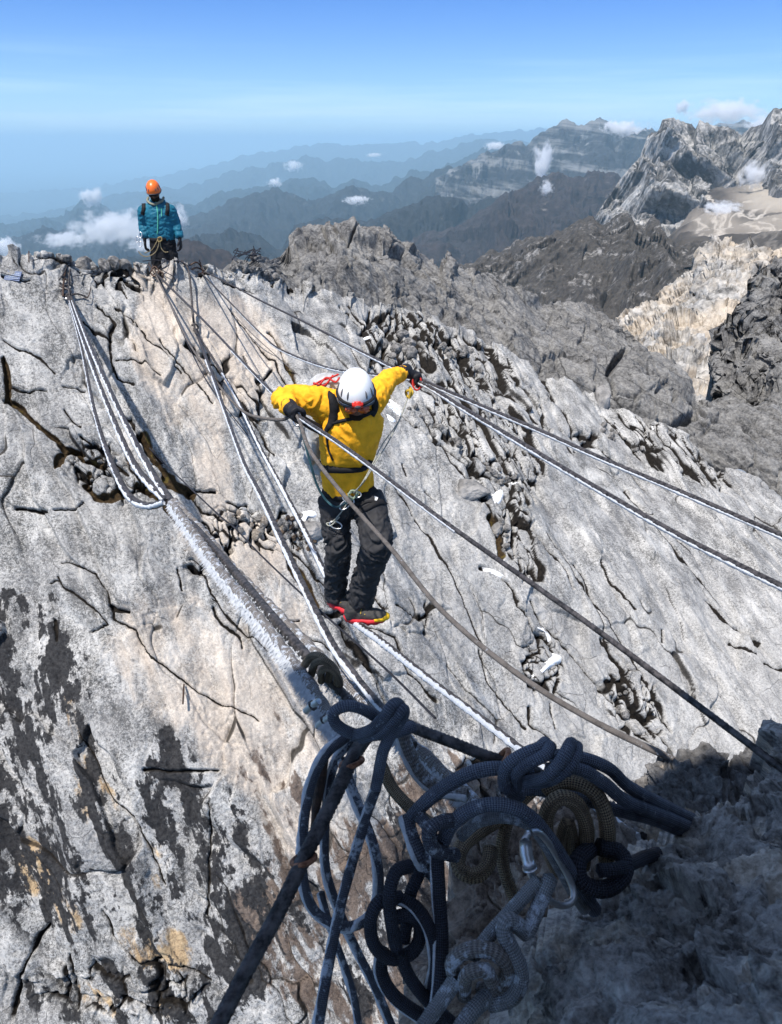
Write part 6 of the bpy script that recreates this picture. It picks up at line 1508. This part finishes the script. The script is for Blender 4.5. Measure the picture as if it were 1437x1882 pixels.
# ---------------------------------------------------------------- the guide on the crest
def guide():
    Y0 = 10.6; X = np.array([1, .05, 0.])
    top = PY(279, 327, Y0); feet = top - [0, 0, 1.80]; feet = np.array(feet)
    root = empty("person", feet, "climber in teal puffer jacket and orange helmet standing on the crest", "person")
    bx_ = lambda x, z, y=0.: np.array([top[0] + x, Y0 + y, feet[2] + z])
    torso = ring_loft(catmull([bx_(.035, 1.04), bx_(.035, 1.09), bx_(.03, 1.18), bx_(.02, 1.30), bx_(.015, 1.40), bx_(.01, 1.46), bx_(.01, 1.51)], 16),
                      np.interp(np.linspace(0, 6, 16), range(7), [.165, .175, .175, .185, .185, .14, .08]), np.interp(np.linspace(0, 6, 16), range(7), [.12, .13, .13, .13, .12, .10, .07]), X, 26)
    sL, eL, wL = bx_(-.165, 1.40), bx_(-.205, 1.22, .02), bx_(-.19, 1.07, -.06)
    sR, eR, wR = bx_(.185, 1.40), bx_(.240, 1.22, .03), bx_(.28, 1.07, -.04)
    aL = limb([bx_(-.1, 1.41), sL, (sL + eL) / 2, eL, wL], [.075, .078, .072, .064, .052], 18); aR = limb([bx_(.12, 1.41), sR, (sR + eR) / 2, eR, wR], [.075, .078, .072, .064, .052], 18)
    hood = ring_loft([bx_(.01, 1.44, .06), bx_(.01, 1.50, .09), bx_(.01, 1.54, .10)], [.12, .11, .08], [.07, .06, .04], X, 20)
    def puff(co, no):
        z = co[:, 2] - feet[2]; w = fbm(co * 5, 2) * .02
        return (.0045 * np.abs(np.sin((z + w * 2) * math.pi / .055)) - .002 + folds(1, .008, 2., (9, 9, 20))(co, no)).astype(np.float32)
    jk = fuse("jacket", [torso, aL, aR, hood], .0095, 5, puff); bv = bvh_of(jk)
    pel = ring_loft([bx_(.03, 1.08), bx_(.03, .95), bx_(.03, .80), bx_(.03, .76)], [.165, .175, .17, .13], [.12, .13, .13, .11], X, 22)
    lg = [limb([bx_(-.055 + .17 * k, .86), bx_(-.06 + .185 * k, .48, -.03), bx_(-.06 + .19 * k, .10, .03)], [.105, .082, .072], 18) for k in (0, 1)]
    tr = fuse("trousers", [pel] + lg, .0095, 4, folds(1, .007, 5., (9, 9, 18))); bvt = bvh_of(tr)
    fwd = np.array([.12, -.88, -.48]); up = np.array([.0, -.48, .88]); hc = bx_(.012, 1.645, -.03)
    body = head_solid(hc, fwd, up) + [limb([hc - [0, -.03, .06], bx_(.01, 1.5), bx_(.01, 1.42)], [.055, .058, .06]), ring_loft([bx_(.03, .9), bx_(.02, 1.2), bx_(.01, 1.42)], [.13] * 3, [.09] * 3, X), limb([sL, eL, wL], [.05, .042, .03]), limb([sR, eR, wR], [.05, .042, .03]),
            ring_loft([bx_(.03, .98), bx_(.03, .82)], [.13, .12], [.1, .1], X)] + [limb([bx_(-.055 + .17 * k, .86), bx_(-.06 + .185 * k, .48, -.03), bx_(-.06 + .19 * k, .10, .03)], [.08, .055, .045]) for k in (0, 1)]
    put_part("body", fuse("body", body, .0075, 2), M_skin2, root)
    put_part("jacket", jk, M_teal, root); put_part("trousers", tr, M_blackfab, root)
    hel, P_ = helmet(root, hc + up * .03, fwd, up, M_orange, M_grey, .122, .093, .108)
    dn = np.array([.02, -.1, -1.]); 
    put_part("glove", fuse("glove", relaxed_hand(wL + dn * .02, dn + [-.05, 0, 0], np.array([.1, -1., 0]), np.array([1., 0, 0])), .0042, 2), M_glove, root)
    put_part("glove", fuse("glove", relaxed_hand(wR + dn * .02, dn + [.05, 0, 0], np.array([-.1, -1., 0]), np.array([-1., 0, 0])), .0042, 2), M_glove, root)
    fw = fwd / np.linalg.norm(fwd); u_ = up - fw * (up @ fw); u_ /= np.linalg.norm(u_); rt = np.cross(fw, u_)
    def hp(x, y, z): return hc + fw * x + rt * y + u_ * z
    V_, F_ = ring_loft([hp(.055, 0, -.05), hp(.055, 0, -.085), hp(.04, 0, -.115)], [.058, .055, .035], [.052, .046, .03], rt); m_ = bpy.data.meshes.new("beard"); m_.from_pydata([tuple(x) for x in V_], [], F_); put_part("beard", m_, M_hair, root)
    gl = [np.column_stack([catmull([hp(.06, -.07, .0), hp(.104, -.035, -.004), hp(.108, 0, .0), hp(.104, .035, -.004), hp(.06, .07, .0)], 20), np.interp(np.linspace(0, 1, 20), [0, .25, .5, .75, 1], [.004, .017, .008, .017, .004])])]
    add_tubes("sunglasses", gl, M_blackfab, root)
    add_tubes("hood_lining", [np.column_stack([catmull([bx_(-.095, 1.56, .04), bx_(-.085, 1.52, -.04), bx_(.005, 1.485, -.10), bx_(.10, 1.52, -.04), bx_(.11, 1.56, .04)], 24), np.full(24, .016)])], plain("khaki_lining", (.20, .20, .15), .8), root)
    def st(nm, pts, w, mt, b=bv, lift=.004, par=root):
        V_, F_ = strap_on(b, pts, w, .004, lift); return part(nm, V_, F_, mt, par)
    st("zip", [(286,370),(289,385),(290,400),(290,418),(289,431)], .012, M_green); st("pocket_zip", [(296,382),(297,390),(297,398)], .008, M_green)
    pr = empty("backpack", bx_(0, 1.2, .2), "black backpack worn by the climber in the teal jacket", "backpack")
    put_part("pack_body", fuse("pack_body", [ring_loft([bx_(.02, .98, .20), bx_(.02, 1.1, .22), bx_(.02, 1.35, .22), bx_(.02, 1.48, .2)], [.12, .15, .15, .10], [.08, .10, .10, .07], X, 20)], .012, 2), M_blackfab, pr)
    for pts in ([(264,362),(264,372),(264,384),(262,395)], [(303,362),(307,372),(308,384),(306,396)]):
        V_, F_ = strap_on(bv, pts, .05, .005, .004); link("shoulder_strap", mesh_from("shoulder_strap", V_ - np.array(pr.location), F_), M_blackfab, pr)
    def gp(u, v, off=.02):
        d_ = Vector(ray(u, v)); d_.normalize(); h_ = bvt.ray_cast(Vector((0, 0, 0)), d_)
        return np.array(h_[0]) - np.array(d_) * off if h_[0] is not None else PY(u, v, 10.45)
    tan = M_cord_y
    rp = [np.column_stack([catmull([gp(*p) for p in ps_], 26), np.full(26, .0065)]) for ps_ in ([(293,439),(291,452),(285,464),(273,471),(262,470),(254,462)], [(294,440),(296,455),(302,463),(309,463)], [(290,440),(284,452),(278,460),(266,465)])]
    lr = empty("lanyard", gp(293, 440), "tan rope lanyards looped from the harness of the climber in teal", "lanyard")
    add_tubes("cord", rp, M_strap if False else rope_mat("tan_cord", (.25, .19, .10), (.50, .41, .25)), lr)
    add_tubes("knot", [np.column_stack([catmull([gp(290,437,.04), gp(296,436,.05), gp(297,442,.05), gp(291,444,.05), gp(290,438,.05)], 20), np.full(20, .008)])], rope_mat('ochre_cord', (.30, .20, .06), (.55, .42, .20)), lr)
    for (cx, cy) in ((258,432), (258,449), (252,440)):
        c0 = gp(cx, cy, .05); add_tubes("clip", [np.array([np.r_[c0 + RGT * .02 * math.cos(t) + UPV * .038 * math.sin(t), .006] for t in np.linspace(0, 2 * math.pi, 16)])], M_alu, lr)
    st("harness_belt", [(264,437),(280,441),(305,439)], .05, M_blackfab, bvt, .008)
    # boots standing behind the crest
    for k in (0, 1):
        a0 = bx_(-.06 + .19 * k, .0); V_ = [ring_loft(np.array([a0 + [0, .06, .04], a0 + [0, .0, .06], a0 + [0, -.10, .05], a0 + [0, -.20, .035]]), [.045, .05, .05, .035], [.05, .06, .045, .03], [1, 0, 0.]), limb([a0 + [0, .03, .06], a0 + [0, .03, .2]], [.055, .06])]
        put_part("boot", fuse("boot", V_, .01, 2), M_boot, root)
guide()
# ================================================================ SNOW, STONES, PLAQUE
def snow_mat():
    m = MT("old_snow", 0.8, 0.2); c = m.coord(); n = m.noise(c, 30, 6, .6)
    return m.done(m.mix(m.rng(n, .3, .7), (.78, .80, .83), (.90, .91, .92)), m.bump(n, .5, .01))
M_snow = snow_mat()
def snow(pts, label, thick=.035, off=.02):
    """a drift moulded on the wall inside a picture outline."""
    pts = np.array(pts, float); c = pts.mean(0); n = 14 * len(pts)
    loop = catmull(np.vstack([pts, pts[:1]]), n)[:-1]; n = len(loop)
    V = []; K = 7
    for k in range(K):
        t = k / (K - 1)
        for p in loop:
            q = p * (1 - t) + c * t
            ed = np.linalg.norm(p - c); j = 1 + .10 * float(perlin(np.array([[q[0] / 7, q[1] / 7, 1.5]]))[0]) * (t == 0) * 3
            q = c + (q - c) * j; V.append(surf(q[0], q[1], off * .2 + thick * math.sqrt(min(1, t * 2.2)) if k else -.03))
    V = np.array(V); F_ = grid_faces(K, n, True); o3 = V.mean(0)
    for _ in range(8):
        V2 = V.reshape(K, n, 3); V2[1:-1] = (V2[:-2] + 2 * V2[1:-1] + V2[2:]) / 4; V2[:] = (np.roll(V2, 1, 1) + 2 * V2 + np.roll(V2, -1, 1)) / 4
        V2[-1] = V2[-1].mean(0); V = V2.reshape(-1, 3)
    o = link("snow_patch", mesh_from("snow_patch", V - o3, F_[:, ::-1]), M_snow); o.location = o3
    tag(o, label, "snow patch", "snow patches on the wall")
snow([(706,736),(718,733),(733,744),(742,758),(740,772),(729,768),(716,757),(707,748)], "white snow patch just right of the climber's chest")
snow([(706,757),(718,765),(732,776),(722,778),(710,768)], "small snow sliver below the patch beside the climber's chest", .02)
snow([(545,950),(556,938),(576,935),(588,944),(580,952),(566,952),(556,966),(545,962)], "snow capping the small boulder behind the climber's left leg")
snow([(900,912),(912,900),(925,895),(928,905),(924,925),(912,932),(904,926)], "triangular snow patch in the crack right of the climber's waist")
snow([(930,892),(942,884),(955,886),(948,892),(936,896)], "thin snow cap just above the triangular snow patch", .02)
snow([(884,1040),(896,1042),(920,1050),(932,1062),(915,1064),(900,1054),(888,1050)], "thin snow strip in the crack under the long black cable", .02)
snow([(982,1146),(998,1152),(1014,1168),(1018,1182),(1008,1180),(1000,1162),(986,1154)], "hooked snow sliver above the larger low snow patch", .02)
snow([(978,1240),(992,1232),(1006,1210),(1024,1196),(1040,1200),(1036,1214),(1016,1226),(1000,1236),(986,1244)], "largest lower snow patch above the sagging grey rope")
snow([(768,640),(780,638),(788,642),(784,648),(774,648)], "small snow patch above the raised right glove", .03)
snow([(684,600),(694,598),(694,606),(686,606)], "tiny snow spot high among the broken blocks", .03)
snow([(666,620),(682,617),(684,622),(670,625)], "flat snow spot left of the broken blocks", .02)
snow([(1194,780),(1205,786),(1202,790),(1196,787)], "snow fleck under the overhang of the ridge", .03)
snow([(1350,852),(1362,850),(1376,858),(1370,866),(1356,862)], "snow flecks at the right edge beneath the ridge", .03)

# loose stones wedged in the cracks
rs = np.random.default_rng(12)
protos = []
for k in range(6):
    bm = bmesh.new(); bmesh.ops.create_icosphere(bm, subdivisions=2, radius=1.0)
    cs_ = rs.normal(size=(7, 3)); cs_ /= np.linalg.norm(cs_, axis=1)[:, None]
    for v_ in bm.verts:
        p = np.array(v_.co[:])
        for q in cs_:
            dd = p @ q
            if dd > .72: p = p - q * (dd - .72)
        v_.co = p * (1 + .06 * float(perlin(p[None] * 2 + k)[0]))
    me = bpy.data.meshes.new("stone"); bm.to_mesh(me); bm.free(); protos.append(me)
def stone_mat(nm, a, b):
    m = MT(nm, .9, .2); c = m.coord(); n = m.noise(c, 1.6, 7, .7)
    return m.done(m.mix(m.rng(n, .38, .62), a, b), m.bump(n, .8, .15))
SM = [stone_mat("grey_stone", (.10, .10, .10), (.42, .40, .38)), stone_mat("cream_stone", (.22, .18, .15), (.56, .50, .42)), stone_mat("brown_stone", (.06, .045, .035), (.22, .16, .12))]
for k, me in enumerate(protos): me.materials.append(SM[k % 3])
wall_o = SC.objects["rock_wall"]
def stones(cx, cy, rx, ry, n, s0, s1, ang=0, kinds=(0, 3, 1, 4)):
    for _ in range(n):
        while True:
            x, y = rs.uniform(-1, 1, 2)
            if x * x + y * y < 1: break
        a = math.radians(ang); u = cx + x * rx * math.cos(a) - y * ry * math.sin(a); v = cy + x * rx * math.sin(a) + y * ry * math.cos(a)
        s = rs.uniform(s0, s1) ** 1.0; p = surf(u, v, s * .25)
        o = bpy.data.objects.new("stone", protos[kinds[rs.integers(len(kinds))]]); o.location = p; o.scale = s * rs.uniform(.6, 1.25, 3); o.rotation_euler = rs.uniform(0, 6, 3)
        o.parent = wall_o; SC.collection.objects.link(o)
stones(470, 965, 62, 20, 34, .025, .075, 12); stones(535, 970, 34, 24, 26, .02, .06, 0, (0, 3, 2, 5)); stones(400, 1020, 26, 40, 14, .02, .05, 60, (1, 4))
stones(560, 1000, 22, 16, 14, .012, .035, 0, (2, 5)); stones(740, 640, 40, 26, 14, .05, .13, 20, (0, 3)); stones(850, 660, 60, 16, 16, .04, .10, 25, (0, 3))
stones(800, 790, 70, 14, 14, .03, .07, 40, (0, 3)); stones(920, 860, 36, 26, 16, .025, .07, 30, (0, 3)); stones(1130, 800, 60, 10, 10, .04, .10, 30, (0, 3))
stones(925, 985, 10, 30, 6, .04, .08, 0, (0, 3)); stones(180, 480, 70, 6, 10, .04, .11, 4, (0, 3)); stones(470, 500, 60, 8, 12, .04, .10, 15, (0, 3))
stones(1150, 1290, 30, 40, 8, .03, .07, -30, (0, 3)); stones(290, 600, 12, 30, 0, .02, .03); stones(200, 845, 50, 14, 10, .02, .05, 20, (0, 3, 5))

# boulder with the snow cap behind the leg
def boulder(u, v, r, seed, squash=(1, .8, .8)):
    bm = bmesh.new(); bmesh.ops.create_icosphere(bm, subdivisions=5, radius=1.0)
    V = np.array([x.co[:] for x in bm.verts]); F_ = [tuple(x.index for x in f.verts) for f in bm.faces]; bm.free()
    V = V * (1 + .22 * fbm(V * 1.1 + seed, 3) + .05 * ridged(V * 3 + seed, 4))[:, None] * np.array(squash)
    r2 = np.random.default_rng(int(seed)); 
    for _ in range(9):
        q = r2.normal(size=3); q /= np.linalg.norm(q); dd = V @ q; V = V - np.where(dd > .72, dd - .72, 0)[:, None] * q
    p = surf(u, v, 0)
    o = link("stone", mesh_from("stone", V * r, F_), SM[0], wall_o); o.location = p; return o
boulder(575, 975, .15, 3); boulder(1125, 720, .32, 9, (.5, .6, 1.2)); boulder(912, 975, .10, 5, (.8, .7, 1.3)); boulder(860, 900, .22, 14, (1.4, .6, .7))

# plaque
pc = surf(25, 509, .02); n_ = np.array([-.05, -.75, .66]); n_ /= np.linalg.norm(n_); x_ = np.array([.93, .1, -.25]); x_ -= n_ * (x_ @ n_); x_ /= np.linalg.norm(x_); y_ = np.cross(n_, x_)
root = empty("plaque", pc, "small dark blue metal plaque fixed to the rock at the left edge", "plaque")
def quad(nm, cx, cy, w, h, z0, z1, mat, sk=0.0):
    V_ = [pc + x_ * (cx + a * w / 2 + sk * b * h / 2) + y_ * (cy + b * h / 2) + n_ * z for z in (z0, z1) for a, b in ((-1, -1), (1, -1), (1, 1), (-1, 1))]
    return part(nm, V_, [(0, 1, 2, 3), (4, 5, 6, 7), (0, 1, 5, 4), (1, 2, 6, 5), (2, 3, 7, 6), (3, 0, 4, 7)], mat, root, False)
M_blue = plain("dark_blue_enamel", (.035, .06, .13), .4, .3, .5, .2, 30); M_pale = plain("pale_lettering", (.35, .40, .48), .6)
quad("plate", 0, 0, .20, .13, -.01, .006, M_blue)
for j, (w0, y0) in enumerate(((.12, .035), (.15, .012), (.10, -.012), (.14, -.035))):
    x = -w0 / 2
    while x < w0 / 2:
        w = rs.uniform(.008, .02); quad("lettering", x + w / 2, y0, w, .007, .006, .008, M_pale); x += w + .006
# ---------------------------------------------------------------- low clouds: puffs of real vapour on the hills
def cloud(u, v, Y, wpx, hpx, label, dens=1.0, seed=0.0, thick=1.0, thr=.5):
    sc = Y / 1.05 / F; rx, rz = wpx * sc / 2, hpx * sc / 2; ry = max(rx, rz) * .7 * thick
    m = bpy.data.materials.new("cloud_vapour"); m.use_nodes = True; n = m.node_tree.nodes; l = m.node_tree.links; n.clear()
    o = n.new("ShaderNodeOutputMaterial"); pv = n.new("ShaderNodeVolumePrincipled"); pv.inputs['Color'].default_value = (.97, .98, 1, 1)
    tc = n.new("ShaderNodeTexCoord"); ln = n.new("ShaderNodeVectorMath"); ln.operation = 'LENGTH'; l.new(tc.outputs['Object'], ln.inputs[0])
    fal = n.new("ShaderNodeMapRange"); fal.inputs[1].default_value = 1.0; fal.inputs[2].default_value = .25; l.new(ln.outputs['Value'], fal.inputs[0])
    mp = n.new("ShaderNodeMapping"); mp.inputs['Location'].default_value = (seed, seed * 1.7, 0); mp.inputs['Scale'].default_value = (rx / max(rz, 1) * .9 + .3, .8, 1.0); l.new(tc.outputs['Object'], mp.inputs[0])
    ns = n.new("ShaderNodeTexNoise"); ns.inputs['Scale'].default_value = 2.1; ns.inputs['Detail'].default_value = 9; ns.inputs['Roughness'].default_value = .68; l.new(mp.outputs[0], ns.inputs['Vector'])
    ad = n.new("ShaderNodeMath"); ad.operation = 'MULTIPLY_ADD'; l.new(fal.outputs[0], ad.inputs[0]); ad.inputs[1].default_value = .34; l.new(ns.outputs[0], ad.inputs[2])
    mr = n.new("ShaderNodeMapRange"); mr.inputs[1].default_value = thr + .19; mr.inputs[2].default_value = thr + .36; mr.inputs[4].default_value = dens * 6.0 / ry; l.new(ad.outputs[0], mr.inputs[0])
    l.new(mr.outputs[0], pv.inputs['Density']); l.new(pv.outputs[0], o.inputs['Volume'])
    bm = bmesh.new(); bmesh.ops.create_icosphere(bm, subdivisions=3, radius=1.0); me = bpy.data.meshes.new("cloud"); bm.to_mesh(me); bm.free()
    ob = link("cloud", me, m); ob.location = PY(u, v, Y); ob.scale = (rx, ry, rz)
    tag(ob, label, "cloud", "small clouds clinging to the mountains")
cloud(215, 420, 9500, 260, 90, "broad torn cloud around the climber in teal", .8, 1)
cloud(168, 362, 16000, 70, 50, "small cloud on the pointed summit at left", .9, 2)
cloud(12, 455, 8000, 80, 60, "cloud at the left edge above the rock crest", 1., 3)
cloud(325, 400, 9500, 60, 70, "cloud wisp right of the climber in teal", .6, 4)
cloud(996, 300, 6500, 52, 100, "upright cloud rising behind the heath mountain", 1., 5)
cloud(1004, 345, 4300, 40, 40, "little cloud below the upright cloud", .5, 6)
cloud(1140, 236, 10500, 130, 40, "white cloud bank on the plateau mountain", 1.3, 7)
cloud(1335, 205, 9000, 210, 60, "cloud bank behind the limestone peaks", .9, 8)
cloud(1385, 320, 2400, 80, 70, "thin cloud over the mine valley", .6, 9)
cloud(1325, 382, 1900, 110, 36, "low cloud scrap above the pale mine tracks", .6, 10)
cloud(540, 305, 24000, 50, 30, "tiny cloud above the blue range", .9, 11)
cloud(505, 336, 17000, 40, 24, "tiny cloud left of the blue range crest", .9, 12)
cloud(655, 368, 11000, 70, 26, "flat cloud scrap on the wooded hills", .9, 13)
cloud(1080, 262, 10500, 90, 34, "cloud shreds on the plateau slope", .6, 14)
cloud(910, 268, 14000, 60, 22, "small pale cloud left of the plateau mountain", .8, 15)
cloud(688, 285, 26000, 40, 12, "thin white cloud low over the far range", .9, 16)

cloud(120, 440, 9000, 150, 44, "low ragged cloud above the rock crest left of the climber in teal", .7, 21)
cloud(270, 452, 7000, 120, 40, "low cloud behind the legs of the climber in teal", .5, 22)
cloud(1410, 226, 8000, 120, 34, "cloud strip right of the highest limestone summit", .8, 23)
cloud(1255, 196, 12000, 40, 34, "small upright puff above the limestone peaks", .7, 24)
cloud(480, 398, 12000, 50, 16, "faint cloud scrap over the near hills", .6, 25)
# ================================================================ HAZE AND CLOUDS
hm = bpy.data.materials.new("thin_blue_haze"); hm.use_nodes = True
hn = hm.node_tree; hn.nodes.clear()
ho = hn.nodes.new("ShaderNodeOutputMaterial"); hv = hn.nodes.new("ShaderNodeVolumePrincipled")
hv.inputs['Color'].default_value = (0.52, 0.80, 1.0, 1); hv.inputs['Density'].default_value = 3.5e-5
hv.inputs['Anisotropy'].default_value = 0.0
hn.links.new(hv.outputs[0], ho.inputs['Volume'])
bm = bmesh.new(); bmesh.ops.create_cube(bm, size=1.0)
for v_ in bm.verts:
    v_.co.x *= 840000; v_.co.y = 402000 if v_.co.y > 0 else -21000; v_.co.z = 900.0 if v_.co.z > 0 else -3301.0
me = bpy.data.meshes.new("haze"); bm.to_mesh(me); bm.free()
tag(link("haze", me, hm), "thin blue mountain haze", None, None, 'stuff')
